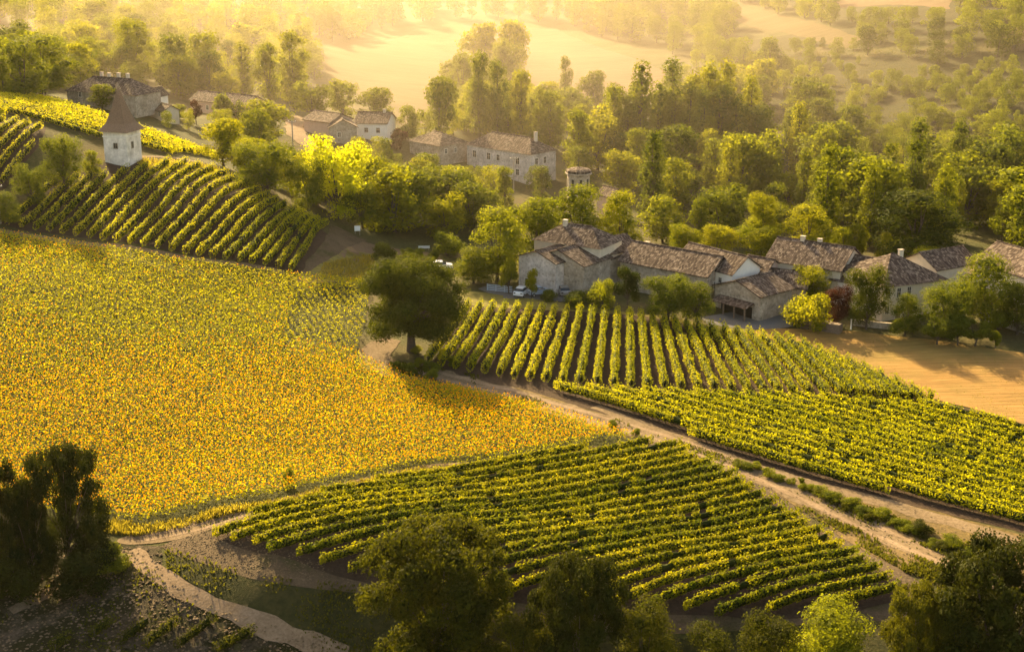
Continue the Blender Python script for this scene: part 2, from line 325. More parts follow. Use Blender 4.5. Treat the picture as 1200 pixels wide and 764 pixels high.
def strip(name, px, w, mat, off=.12, label=None, wob=.3, seed=0, world=False):
    p = np.array(px if world else PP(px)); w = np.broadcast_to(w, len(p)).astype(float)
    L = np.concatenate([[0], np.cumsum(np.linalg.norm(np.diff(p, axis=0), axis=1))]); t = np.arange(0, L[-1], 1.0)
    # smooth the line
    c = np.stack([np.interp(t, L, p[:, 0]), np.interp(t, L, p[:, 1])], -1); ww = np.interp(t, L, w)
    k = 9; ker = np.ones(k)/k
    cp = np.vstack([np.repeat(c[:1], k//2, 0), c, np.repeat(c[-1:], k//2, 0)])
    c = np.stack([np.convolve(cp[:, 0], ker, 'valid'), np.convolve(cp[:, 1], ker, 'valid')], -1)
    d = np.gradient(c, axis=0); d /= np.linalg.norm(d, axis=1)[:, None]+1e-9; nn = np.stack([-d[:, 1], d[:, 0]], -1)
    cols = 6; V = []
    for j in range(cols):
        s = (j/(cols-1)-.5)*ww
        if j in (0, cols-1): s = s*(1+wob*(vnoise(t, t*0+j, 2.2, seed)-.5)*2)
        q = c+nn*s[:, None]; V.append(np.column_stack([q, H(q[:, 0], q[:, 1])+off]))
    V = np.stack(V, 1).reshape(-1, 3); ix = np.arange(len(t)*cols).reshape(-1, cols)
    Fc = np.stack([ix[:-1, :-1], ix[:-1, 1:], ix[1:, 1:], ix[1:, :-1]], -1).reshape(-1, 4)
    o = ob(name, mesh_np(name, V, Fc, [mat], smooth=True)); tag(o, label, kind='structure'); return c, nn, ww
SUNP = [(-130,252),(0,275),(100,292),(200,308),(300,322),(425,333),(432,345),(428,380),(418,418),(440,432),(470,445),(540,460),(640,485),(742,517),
        (700,523),(640,533),(560,545),(480,552),(400,568),(330,585),(250,598),(170,618),(130,612),(60,606),(-130,600)]
patch('sunflower_soil', SUNP, M['undercrop'], .05, .2)
patch('vineyard_soil', [(0,262),(100,280),(230,301),(350,322),(385,275),(350,252),(300,232),(262,205),(215,188),(110,192),(60,215)], M['darksoil'], .05, .4)
patch('headland', [(350,322),(372,322),(430,300),(500,300),(440,285),(400,268),(300,228),(262,204),(262,200),(385,268),(386,275)], M['greysoil'], .07, .4)
patch('grass_corner', [(352,322),(425,334),(446,316),(440,298),(405,292),(385,306)], M['pasture'], .09, .4)
patch('garden_soil', [(395,300),(425,283),(500,296),(520,306),(450,312)], M['soil'], .09, .3)
patch('vineyard_soil', [(-60,150),(0,140),(55,150),(50,170),(0,228),(-60,240)], M['darksoil'], .05, .4)
patch('vineyard_soil', [(500,436),(548,358),(640,364),(740,369),(870,392),(940,402),(1000,424),(1085,466),(1240,512),(1240,640),(1100,600),(1000,578),(900,548),(800,515),(700,483),(610,455)], M['darksoil'], .05, .4)
NEARP = [(250,632),(296,607),(400,577),(480,558),(600,540),(740,522),(790,522),(850,552),(900,582),(960,622),(1010,655),(1052,680),(1056,700),(1000,724),(850,726),(720,720),(600,708),(395,672),(300,648)]
patch('vineyard_soil', [(190,640),(250,615),(400,570),(480,553),(740,516),(795,517),(860,545),(960,612),(1062,672),(1085,690),(1040,745),(700,745),(600,735),(420,695),(300,680),(215,662)], M['greysoil'], .05, .4)
patch('row_soil', NEARP, M['darksoil'], .08, .5)
patch('verge', [(430,425),(460,420),(500,438),(610,455),(700,483),(800,515),(900,548),(1000,578),(1100,600),(1240,645),(1240,705),(1120,700),(1062,672),(960,612),(860,545),(795,517),(742,513),(640,485),(540,461),(470,445)], M['verge'], .05, .3)
patch('grass_bank', [(195,648),(300,682),(430,695),(600,735),(800,748),(1240,745),(1240,830),(400,830),(425,760),(330,733),(268,709),(196,668)], M['bank'], .06, .15)
patch('bare_ground', [(-60,640),(0,668),(130,636),(190,640),(190,675),(262,717),(400,766),(400,850),(-60,850)], M['bare'], .04, .15)
patch('stubble_field', [(868,393),(900,384),(1000,388),(1100,400),(1240,420),(1240,510),(1085,464),(1000,424),(940,402)], M['stubble'], .08, .3)
patch('pasture', [(530,340),(600,346),(700,362),(830,380),(900,384),(868,392),(740,369),(640,364),(548,358)], M['pasture'], .07, .3)
patch('mown_field', [(365,70),(400,52),(460,40),(540,68),(520,100),(500,150),(470,150),(420,110)], M['straw'], .1, .6)
patch('ploughed_field', [(540,28),(650,34),(720,62),(800,92),(790,112),(640,125),(600,108),(570,70)], M['plough'], .1, .6)
patch('ploughed_field', [(975,-8),(1115,-4),(1112,12),(1040,6),(985,10)], M['plough'], .1, .6)
patch('mown_field', [(830,4),(900,14),(1010,46),(990,58),(880,32)], M['straw'], .1, .6)
patch('mown_field', [(-20,30),(20,33),(40,45),(0,62),(-20,65)], M['straw'], .1, .6)
patch('ploughed_field', [(1165,30),(1230,36),(1230,52),(1168,45)], M['plough'], .1, .6)
patch('village_yard', [(590,343),(680,343),(690,352),(640,350),(590,350)], M['asphalt'], .09, .2)
patch('village_yard', [(820,372),(900,360),(930,345),(945,352),(935,378),(900,386),(830,380)], M['asphalt'], .09, .2)
# dirt tracks with two paler wheel ruts
def track(px, w, label, rut=True, seed=0, mat='track'):
    c, nn, ww = strip('dirt_track', px, w, M[mat], .1 if mat == 'rut' else .065, label, seed=seed)
    if rut:
        for s in (-1, 1):
            q = c+nn*(s*ww*.24)[:, None]
            strip('wheel_rut', q, 1.0*ww/5.4, M['rut'], .08, None, .5, seed+3+s, world=True)
track([(466,396),(452,400),(436,420),(445,437),(475,442)], [3.4, 3.2, 4.6, 4.6, 2.6], 'pale dirt track curving past the big oak', False)
track([(478,428),(520,442),(575,455),(640,474),(700,492),(780,514),(860,543),(950,585),(1050,632),(1120,664),(1200,702)], 4.1, 'long dirt track running down between the two vineyards', seed=5)
track([(690,474),(800,516),(880,546),(1000,580),(1080,602),(1240,655)], [1.6, 2, 2.2, 2.4, 2.6, 2.6], 'narrow earth track along the foot of the right vineyard', False, 9)
track([(560,542),(480,551),(420,566),(380,576),(300,598),(220,624),(150,634),(125,634)], [1.2, 2.0, 2.4, 2.6, 2.8, 3.0, 2.2, .5], 'dirt track below the sunflower bank', True, 12)
track([(150,640),(180,672),(215,697),(260,716),(330,742),(420,775)], [1.8, 2.1, 1.9, 2.1, 2.2, 2.2], 'pale gravel path at the foot of the dark bank', False, 15, mat='rut')
track([(0,722),(60,694),(120,665),(160,640)], [1.2, 1.4, 1.4, 1.2], 'faint path over the bare ground', False, 18)
track([(-60,257),(0,269),(100,286),(230,306),(345,322)], [1.6]*5, 'narrow dirt track between sunflowers and tower vineyard', False, 21)
track([(340,330),(385,325),(415,317),(430,310)], [1.5, 4.5, 4.5, 1.5], 'pale patch of dirt track at the field corner', False, 24)
track([(150,185),(190,184),(240,192),(262,202)], [1.2, 1.4, 1.4, 1.2], 'footpath beside the tower', False, 27)
strip('road', [(342,135),(346,155),(360,170),(390,178)], 5.0, M['rut'], .12, 'road climbing to the houses')
strip('road', [(560,336),(590,343),(640,349),(690,354)], 3.6, M['asphalt'], .12, 'lane along the farm buildings')
strip('road', [(820,376),(900,384),(935,378)], 3.2, M['asphalt'], .12, 'lane in front of the barn')

# ------------------------------------------------------------------ leaves
def unit(n):
    v = rng.normal(size=(n, 3)); return v/np.linalg.norm(v, axis=1)[:, None]
def leaf_quads(c, nrm, size, asp=.62):
    """rhombic leaves at points c facing nrm"""
    n = len(c); nrm = nrm/(np.linalg.norm(nrm, axis=1)[:, None]+1e-9)
    t = np.cross(nrm, unit(n)); t /= np.linalg.norm(t, axis=1)[:, None]+1e-9; b = np.cross(nrm, t)
    s = np.broadcast_to(size, n)[:, None]*.5
    V = np.stack([c-t*s, c+b*s*asp, c+t*s, c-b*s*asp], 1).reshape(-1, 3)
    return V, np.arange(4*n).reshape(n, 4)
def crown_pts(kind, n, seed, R_, H0, H1, lobes):
    """points, normals and tints on lobes filling the crown"""
    g = np.random.default_rng(seed); zc = (H0+H1)/2; hz = (H1-H0)/2
    C = []; rr = []
    for i in range(lobes):
        d = g.normal(size=3); d /= np.linalg.norm(d); q = g.uniform(.35, .8)
        if kind == 'poplar':
            z = g.uniform(-.92, .86); w = (1-abs(z)**2.6)**.5*(1-.25*z); a = g.uniform(0, 6.28)
            C.append((math.cos(a)*R_*.42*w, math.sin(a)*R_*.42*w, zc+z*hz)); rr.append(R_*(.34+.3*w)*g.uniform(.75, 1.15))
        elif kind == 'tall':
            z = g.uniform(-.85, .85); w = (1-abs(z)**2)**.5; a = g.uniform(0, 6.28); q = g.uniform(.2, .62)
            C.append((math.cos(a)*R_*q*w, math.sin(a)*R_*q*w, zc+z*hz)); rr.append(R_*g.uniform(.26, .46))
        else:
            z = g.uniform(-.82, .80) if kind != 'oak' else g.uniform(-.85, .85); w = (1-abs(z)**(3.5 if z < 0 else 2.2))**.5; a = g.uniform(0, 6.28); q = g.uniform(0, 1)**.6*(.92 if kind == 'airy' else .86 if kind == 'oak' else .76)
            C.append((math.cos(a)*R_*q*w, math.sin(a)*R_*q*w, zc+z*hz)); rr.append(R_*(g.uniform(.08, .19) if kind == 'airy' else g.uniform(.14, .30) if kind == 'oak' else g.uniform(.26, .44)))
    C = np.array(C); rr = np.array(rr); p = rr**2/np.sum(rr**2)
    m = int(n*1.7); L = g.choice(lobes, m, p=p); d = g.normal(size=(m, 3)); d /= np.linalg.norm(d, axis=1)[:, None]
    rad = rr[L]*(1+.16*g.normal(size=m)-.35*(g.random(m) < .35)*g.random(m))
    flat = np.array([1, 1, .8 if kind != 'poplar' else 1.5])
    pos = C[L]+d*rad[:, None]*flat
    dist = np.linalg.norm((pos[:, None]-C[None])/flat, axis=2)/rr[None]; dist[np.arange(m), L] = 9
    keep = (dist.min(1) > .72) & (pos[:, 2] > H0*.8)
    pos, d, L = pos[keep][:n], d[keep][:n], L[keep][:n]
    tint = (g.random(lobes)[L]*.55+g.random(len(L))*.45)
    return pos, d, tint, C, rr
SPEC = {   # kind: R, crown bottom, top, lobes
 'oak': (6.2, 2.3, 11.0, 70), 'airy': (6.2, .3, 11.0, 120), 'round': (4.8, .5, 12.0, 26), 'poplar': (2.5, .6, 24.0, 30), 'tall': (4.2, .8, 18.0, 36), 'shrub': (2.2, .15, 2.9, 12), 'small': (2.0, 1.1, 4.6, 12)}
def crown(kind, n, size, seed, mat):
    R_, H0, H1, lb = SPEC[kind]; pos, d, t, C, rr = crown_pts(kind, n, seed, R_, H0, H1, lb)
    nr = d+rng.normal(size=d.shape)*.42
    V, Fc = leaf_quads(pos, nr, size*rng.uniform(.6, 1.5, len(pos)))
    # rough lumps added inside every lobe to block light and darken the crown
    k = {'airy': .42, 'oak': .5, 'poplar': .36}.get(kind, .38); nv = len(V); cv = []; cf = []; b = nv
    for c_, r_ in zip(C, rr):
        for zi in range(5):
            ph = (zi/4-.5)*math.pi*.94
            for ai in range(8):
                q = r_*k*rng.uniform(.75, 1.12); cv.append((c_[0]+q*math.cos(ph)*math.cos(ai*.785), c_[1]+q*math.cos(ph)*math.sin(ai*.785), c_[2]+q*math.sin(ph)*(1.5 if kind == 'poplar' else .85)))
        cf += [(b+z*8+a, b+z*8+(a+1) % 8, b+z*8+8+(a+1) % 8, b+z*8+8+a) for z in range(4) for a in range(8)]; b += 40
    mi = np.concatenate([np.zeros(len(Fc), int), np.ones(len(cf), int)])
    return mesh_np('crown', np.vstack([V, cv]), np.vstack([Fc, cf]), [mat, mat], mi, col=np.concatenate([t, np.zeros(len(cf))])), C
def trunk(kind, C, seed, k=7):
    R_, H0, H1, lb = SPEC[kind]; g = random.Random(seed); m = MB()
    r = {'oak': .45, 'airy': .22, 'round': .26, 'poplar': .3, 'tall': .28, 'shrub': .08, 'small': .11}[kind]
    top = H0+(H1-H0)*(.8 if kind in ('poplar', 'tall') else .45); j = lambda a: g.uniform(-a, a)
    path = [(0, 0, -.6), (0, 0, .02), (j(.1)*r*4, j(.1)*r*4, H0*.6), (j(.3), j(.3), H0+(top-H0)*.4), (j(.4)*R_*.3, j(.4)*R_*.3, top)]
    m.tube(path, [r*1.5, r*1.25, r, r*.75, r*.25], 8)
    for c in C[:k]:
        z0 = H0*.7+(min(c[2], top)-H0*.7)*.35; a = Vector((0, 0, z0)); b = Vector(c)
        m.tube([a, a.lerp(b, .5)+Vector((j(.3), j(.3), j(.2))), b], [r*.5, r*.32, r*.1], 5)
    me = bpy.data.meshes.new('trunk'); me.from_pydata(m.v, [], m.f); me.materials.append(M['bark']); me.update(); return me
LOD = {}; NQ = {}
def proto(kind, lod, var):
    k = (kind, lod, var)
    if k not in LOD:
        base = {'oak': 2.3, 'airy': 1.9, 'round': 1.15, 'poplar': 1.2, 'tall': 1.3, 'shrub': .35, 'small': .4}[kind]
        n, s = {'far': (int(3400*base), .46), 'mid': (int(9500*base), .28), 'near': (int(21000*base), .22)}[lod]
        if kind in ('shrub', 'small'): s *= .72
        seed = sum(map(ord, kind))*7+var*31+len(lod)
        cm, C = crown(kind, n, s, seed, M['leaf_wood']); a_ = np.empty(len(cm.polygons), np.int32); cm.polygons.foreach_get('material_index', a_); NQ[cm.name] = int((a_ == 0).sum()); LOD[k] = (cm, trunk(kind, C, seed, 22 if kind == 'airy' else 12))
    return LOD[k]
TREES = []
def add_tree(kind, x, y, h, wpx=None, mat='leaf_wood', label='', cat='tree', group=None, name=None, lod=None, r=None, var=None, dz=0):
    d = math.hypot(x, y); ppm = F/math.hypot(d, 50)
    lod = lod or ('near' if ppm > 10.5 else 'mid' if ppm > 6.0 else 'far')
    R_, H0, H1, lb = SPEC[kind]; sz = h/H1
    if r is None: r = (wpx/ppm/2) if wpx else R_*sz*random.uniform(1.0, 1.4)
    sx = r/(R_*.98); rz = random.uniform(0, 6.28)
    cm, tm = proto(kind, lod, random.randrange(3) if var is None else var)
    nm = name or {'oak': 'oak_tree', 'airy': 'leafy_tree', 'round': 'leafy_tree', 'poplar': 'poplar_tree', 'tall': 'tall_tree', 'shrub': 'shrub', 'small': 'small_tree'}[kind]
    e = ob(nm, None, None, (x, y, float(H(x, y))+dz), rz); e.scale = (sx, sx, sz); e.empty_display_size = 1
    tag(e, label, cat, group)
    ob('trunk', tm, e); c = ob('crown', cm, e)
    if mat != 'leaf_wood':
        for sl_ in c.material_slots: sl_.link = 'OBJECT'; sl_.material = M[mat]
    TREES.append((x, y, max(r*.6, .8))); return e
def tree_px(kind, u, vtop, vbase, wpx, mat, label, cat='tree', group=None, name=None, lod=None, var=None):
    x, y = P(u, vbase); a, s = ray(u, vtop); h = CAM_Z+s*(y+.3)-float(H(x, y))
    return add_tree(kind, x, y, max(h, .8), wpx, mat, label, cat, group, name, lod, var=var)

# ------------------------------------------------------------------ buildings
def window(root, x, z, w=.8, h=1.1, y=0, frame='frame', sill=True, side=None, dpt=.0):
    """opening on the front wall (y=0) or on an end wall (side='r': plane x)"""
    def bx(m, a0, a1, p0, p1, z0, z1):
        if side == 'r': m.box(y+p0, y+p1, a0, a1, z0, z1)
        else: m.box(a0, a1, y-p1, y-p0, z0, z1)
    m = MB(); t = .13
    bx(m, x-w/2-t, x-w/2, -.05, .06, z-h/2-t, z+h/2+t); bx(m, x+w/2, x+w/2+t, -.05, .06, z-h/2-t, z+h/2+t)
    bx(m, x-w/2, x+w/2, -.05, .06, z+h/2, z+h/2+t); bx(m, x-w/2, x+w/2, -.05, .09, z-h/2-t, z-h/2)
    f = m.build('window', M[frame], root)
    p = MB(); bx(p, x-w/2, x+w/2, -.04, .012, z-h/2, z+h/2); p.build('pane', M['dark'], f)
    g = MB(); bx(g, x-.025, x+.025, .013, .035, z-h/2, z+h/2); bx(g, x-w/2, x-.026, .013, .03, z+.1, z+.15); bx(g, x+.026, x+w/2, .013, .03, z+.1, z+.15); g.build('glazing_bar', M[frame], f)
    return f
def door(root, x, z0, w=1.0, h=2.1, y=0, mat='wood', frame='frame'):
    m = MB(); t = .14
    m.box(x-w/2-t, x-w/2, y-.07, y+.05, z0, z0+h+t); m.box(x+w/2, x+w/2+t, y-.07, y+.05, z0, z0+h+t); m.box(x-w/2, x+w/2, y-.07, y+.05, z0+h, z0+h+t)
    f = m.build('door', M[frame], root); p = MB(); p.box(x-w/2, x+w/2, y-.02, y+.05, z0, z0+h); p.build('door_leaf', M[mat], f)
def slab(m, q, t):
    """roof plane: four corners lifted by thickness t"""
    q = [Vector(p) for p in q]; m.hexa([*q, *[p+Vector((0, 0, t)) for p in q]])
def house(A_, B_, ze, d, hr, label, roof='x', wall='stone', z0=None, ov=.4, name='stone_house', wins=(), doors=(), chim=(), ends=(), base=None, cat='house', flip=False, shift=0):
    """A_, B_: the pixels of the two front eave corners at height ze above the ground there; d metres deep behind them"""
    if z0 is None: z0 = float(H(*P((A_[0]+B_[0])/2, base or max(A_[1], B_[1])+25)))
    a = U(*A_, z0+ze); b = U(*B_, z0+ze); w = math.dist(a, b); yaw = math.atan2(b[1]-a[1], b[0]-a[0])
    cx, cy = (a[0]+b[0])/2, (a[1]+b[1])/2; root = ob(name, None, None, (cx, cy, z0), yaw); tag(root, label, cat)
    W2 = w/2; wl = MB(); zb = -1.5; e = .0
    if roof == 'x':    # ridge along the front
        for sx in (-1, 1): pass
        wl.poly([(-W2,0,zb),(W2,0,zb),(W2,0,ze),(-W2,0,ze)]); wl.poly([(W2,d,zb),(-W2,d,zb),(-W2,d,ze),(W2,d,ze)])
        wl.poly([(W2,0,zb),(W2,d,zb),(W2,d,ze),(W2,d/2,ze+hr),(W2,0,ze)]); wl.poly([(-W2,d,zb),(-W2,0,zb),(-W2,0,ze),(-W2,d/2,ze+hr),(-W2,d,ze)])
    elif roof == 'y':
        wl.poly([(-W2,0,zb),(W2,0,zb),(W2,0,ze),(0,0,ze+hr),(-W2,0,ze)]); wl.poly([(W2,d,zb),(-W2,d,zb),(-W2,d,ze),(0,d,ze+hr),(W2,d,ze)])
        wl.poly([(W2,0,zb),(W2,d,zb),(W2,d,ze),(W2,0,ze)]); wl.poly([(-W2,d,zb),(-W2,0,zb),(-W2,0,ze),(-W2,d,ze)])
    elif roof == 'shed':   # rises to the right
        wl.poly([(-W2,0,zb),(W2,0,zb),(W2,0,ze+hr),(-W2,0,ze)]); wl.poly([(W2,d,zb),(-W2,d,zb),(-W2,d,ze),(W2,d,ze+hr)])
        wl.poly([(W2,0,zb),(W2,d,zb),(W2,d,ze+hr),(W2,0,ze+hr)]); wl.poly([(-W2,d,zb),(-W2,0,zb),(-W2,0,ze),(-W2,d,ze)])
    else:              # hip
        wl.box(-W2, W2, 0, d, zb, ze-.01)
    wl.build('wall', M[wall], root)
    r = MB(); t = .16; sl_ = hr/(d/2)
    if roof == 'x':
        slab(r, [(-W2-ov,-ov,ze-ov*sl_),(W2+ov,-ov,ze-ov*sl_),(W2+ov,d/2,ze+hr),(-W2-ov,d/2,ze+hr)], t)
        slab(r, [(-W2-ov,d/2,ze+hr),(W2+ov,d/2,ze+hr),(W2+ov,d+ov,ze-ov*sl_),(-W2-ov,d+ov,ze-ov*sl_)], t)
        cap = [(-W2-ov-.02, d/2, ze+hr+t), (W2+ov+.02, d/2, ze+hr+t)]; mat = 'tile_x'
    elif roof == 'y':
        s2 = hr/W2
        slab(r, [(-W2-ov,-ov,ze-ov*s2),(0,-ov,ze+hr),(0,d+ov,ze+hr),(-W2-ov,d+ov,ze-ov*s2)], t)
        slab(r, [(0,-ov,ze+hr),(W2+ov,-ov,ze-ov*s2),(W2+ov,d+ov,ze-ov*s2),(0,d+ov,ze+hr)], t)
        cap = [(0, -ov-.02, ze+hr+t), (0, d+ov+.02, ze+hr+t)]; mat = 'tile_y'
    elif roof == 'shed':
        s2 = hr/w
        slab(r, [(-W2-ov,-ov,ze-ov*s2),(W2,-ov,ze+hr),(W2,d,ze+hr),(-W2-ov,d,ze-ov*s2)], t); cap = None; mat = 'tile_y'
    else:
        k = min(d/2, W2)*.95; o = ov; ez = ze-ov*.3; rz_ = ze+hr
        q = [(-W2-o,-o,ez),(W2+o,-o,ez),(W2+o,d+o,ez),(-W2-o,d+o,ez)]; a1 = (-W2+k, d/2, rz_); a2 = (W2-k, d/2, rz_)
        r.poly([q[0],q[1],a2,a1]); r.poly([q[1],q[2],a2]); r.poly([q[2],q[3],a1,a2]); r.poly([q[3],q[0],a1])
        r.poly([q[3],q[2],q[1],q[0]])
        cap = [a1, a2]; mat = 'tile_x'
    ro = r.build('roof', M[mat], root)
    if cap and math.dist(*cap) > .5: c = MB(); c.tube(cap, [.16, .16], 6); c.build('ridge_tiles', M['tile_'+('y' if mat == 'tile_x' else 'x')], ro)
    for x, z, *k in wins: window(root, x*W2, z, *(k or (.8, 1.1)))
    for y, z, *k in ends: window(root, y, z, *(k or (.7, 1.1)), y=W2, side='r')
    for x, *k in doors: door(root, x*W2, 0.0, *(k or (1.0, 2.1)))
    for x, y, h in chim:
        m = MB(); zt = ze+hr*(1-abs(y-d/2)/(d/2)) if roof != 'y' else ze+hr*(1-abs(x)); m.box(x*W2-.35, x*W2+.35, y-.3, y+.3, zt-.6, zt+h); c = m.build('chimney', M['plaster'], root)
        m = MB(); m.box(x*W2-.43, x*W2+.43, y-.38, y+.38, zt+h, zt+h+.12); m.build('chimney_cap', M['stone'], c)
    TREES.append((cx-math.sin(yaw)*d/2, cy+math.cos(yaw)*d/2, max(w, d)*.5)); root['hw'] = w
    del root['hw']; return root
# the village farm
house((608,300),(651,309),5.6,10,1.5,'grey gabled barn at the left end of the farm with cars beside it','y','greystone',base=343,wins=[(-.55,1.0,.7,1.9),(-.2,3.6,.5,.6)],name='stone_barn',cat='barn')
house((626,301),(684,312),5.4,8,2.0,'stone farm wing with brown tiled gable just right of the grey barn','y','stone',base=346,name='stone_wing',cat='building')
house((626,280),(703,291),7.4,8,2.6,'tall cream farmhouse with hipped roof rising behind the grey barn','hip','plaster',z0=2.0,wins=[(.75,5.8,.6,.8)],chim=[(-.35,3.5,.9)],name='farmhouse')
house((700,300),(748,291),5.6,7,1.8,'cream walled link building between the hipped farmhouse and long roof','x','plaster',z0=2.0,name='farm_building',cat='building')
house((676,318),(732,309),3.6,7,1.5,'low rough stone annex with sloping top beside the long roofed barn','shed','stone',base=345,ov=.2,name='stone_annex',cat='building')
house((727,305),(829,324),5.0,8.5,2.5,'long stone barn with large sloping tiled roof behind the big round bush','x','stone',base=352,chim=[(-.8,5.6,.7),(.75,6.0,.5)],wins=[(-.2,2.6,.5,.7),(.55,2.8,.5,.6)],ends=[(2.5,3.0,.7,1.2)],name='long_barn',cat='barn')
house((792,304),(858,321),6.2,7,2.3,'tiled house with white gable end peeking behind the long barn','x','white',z0=1.2,name='gabled_house',wins=[(.6,4.6,.6,.8)])
house((868,316),(896,321),5.4,6,1.8,'small red tiled house between the white gable and the stone range','x','pink',z0=1.0,name='small_house')
br = house((838,334),(891,348),4.0,8,1.7,'open fronted barn with lean-to porch on posts beside the lane','y','stone',base=370,name='open_barn',cat='barn')
def barn_extras(root):
    w = 3.7; m = MB(); m.hexa([(-w,-2.2,2.0),(w,-2.2,2.0),(w,-.02,2.6),(-w,-.02,2.6),(-w,-2.2,2.1),(w,-2.2,2.1),(w,-.02,2.7),(-w,-.02,2.7)]); m.build('porch_roof', M['tile_x'], root)
    for x in (-3.4, -1.1, 1.2, 3.4): m = MB(); m.box(x-.1, x+.1, -2.1, -1.9, -.8, 1.99); m.build('post', M['wood'], root)
    m = MB(); m.box(-3.3, 3.3, -.05, -.01, 0, 1.9); m.build('dark_opening', M['dark'], root)
    m = MB(); m.box(3.85, 3.9, .2, 2.0, -.5, 3.7); m.build('white_panel', M['white'], root)
barn_extras(br)
house((898,304),(985,317),6.4,10,2.8,'large farmhouse range with pale tiled roof right of the white gable','x','plaster',z0=1.3,wins=[(.3,4.8,.7,.9)],chim=[(-.35,5,.8),(.1,5.2,.8)],name='farmhouse')
house((894,333),(944,338),3.6,7,1.8,'low tiled outbuilding with arched dark doorway behind the lane yard','x','stone',z0=1.4,doors=[(.0,1.6,2.4)],name='outbuilding',cat='building')
house((974,327),(1036,337),4.6,12,3.0,'broad white walled house partly hidden behind the dark green tree','x','white',z0=1.4,wins=[(-.6,3.0,.6,.9),(.8,1.4,.7,1.2)],name='white_house')
house((1036,336),(1110,327),5.6,13,3.4,'cream house with three dark upper windows and wide hipped roof','hip','plaster',base=380,wins=[(-.85,4.3,.7,1.5),(-.52,4.3,.7,1.5),(-.2,4.3,.7,1.5),(-.85,1.6,.7,1.2),(-.1,1.6,.8,1.3)],doors=[(-.5,)],chim=[(.2,6.0,.8)],name='cream_house')
house((1098,316),(1146,308),4.8,8,2.0,'pale gabled house behind the dark walnut tree','x','plaster',z0=1.8,name='gabled_house')
house((1142,306),(1225,332),5.4,10,2.8,'long tiled farmhouse at the right edge of the village','x','plaster',z0=2.0,wins=[(-.1,3.6),(.3,3.6)],chim=[(.0,5,.8)],name='farmhouse')
# houses farther off
house((78,106),(158,112),3.8,9,3.0,'long tiled farmhouse with four chimneys above the yellow vineyard','hip','stone',base=126,chim=[(-.35,5.0,1.3),(-.15,5.2,1.3),(.15,5.0,1.4),(.4,5.2,1.5)],name='hill_farmhouse',wins=[(-.6,3),(0,3)])
house((163,113),(179,114),4.6,6,1.5,'small white gabled house at the right end of the chimneyed farm','y','white',base=130,wins=[(0,4.6,.6,.8),(-.5,2.2,.7,.9)],name='white_house')
house((172,126),(191,131),2.2,4,1.2,'low pale lean-to house below the small white gable','x','plaster',base=136,wins=[(.55,1.4,.9,1.0)],name='lean_to_house')
house((223,117),(290,124),3.6,7,1.8,'long low pink house among the trees left of the road','x','pink',base=134,name='long_house',wins=[(-.4,2),(.5,2)])
house((416,144),(453,145),4.2,9,2.0,'white walled cottage with two windows behind the red bush','x','white',base=162,wins=[(-.3,2.4,.9,1.1),(.45,2.4,.9,1.2)],name='white_cottage',chim=[(.6,4.5,.8)])
house((386,150),(418,149),3.8,9,1.8,'stone cottage with gable facing the bend of the road','y','stone',base=166,name='stone_cottage',wins=[(-.3,2.0)])
house((356,140),(386,144),3.4,8,1.6,'low pink cottage right beside the climbing road','x','pink',base=156,name='pink_cottage')
house((480,164),(515,171),3.8,9,2.2,'stone cottage with hipped roof left of the long manor','hip','stone',base=182,name='stone_cottage',ends=[(2,2.2),(5,2.2)])
house((547,169),(622,181),6.0,9,3.0,'long two storey manor house with pale framed windows among poplars','hip','greystone',base=202,wins=[(-.75,3.9,1.1,1.6),(-.3,3.9,1.1,1.6),(.0,3.9,1.0,1.4),(.6,3.9,1.1,1.6),(-.3,1.2,1.0,1.4),(.6,1.2,1,1.4)],ends=[(2,4.0,.9,1.5),(5,4.0,.9,1.5),(2,1.4,.9,1.5),(5,1.4,.9,1.5)],chim=[(.72,5.0,1.6)],name='manor_house')
house((700,227),(715,231),3.5,4,1.4,'roof of a small chapel just right of the church tower','x','pink',z0=1.0,name='chapel',cat='chapel')
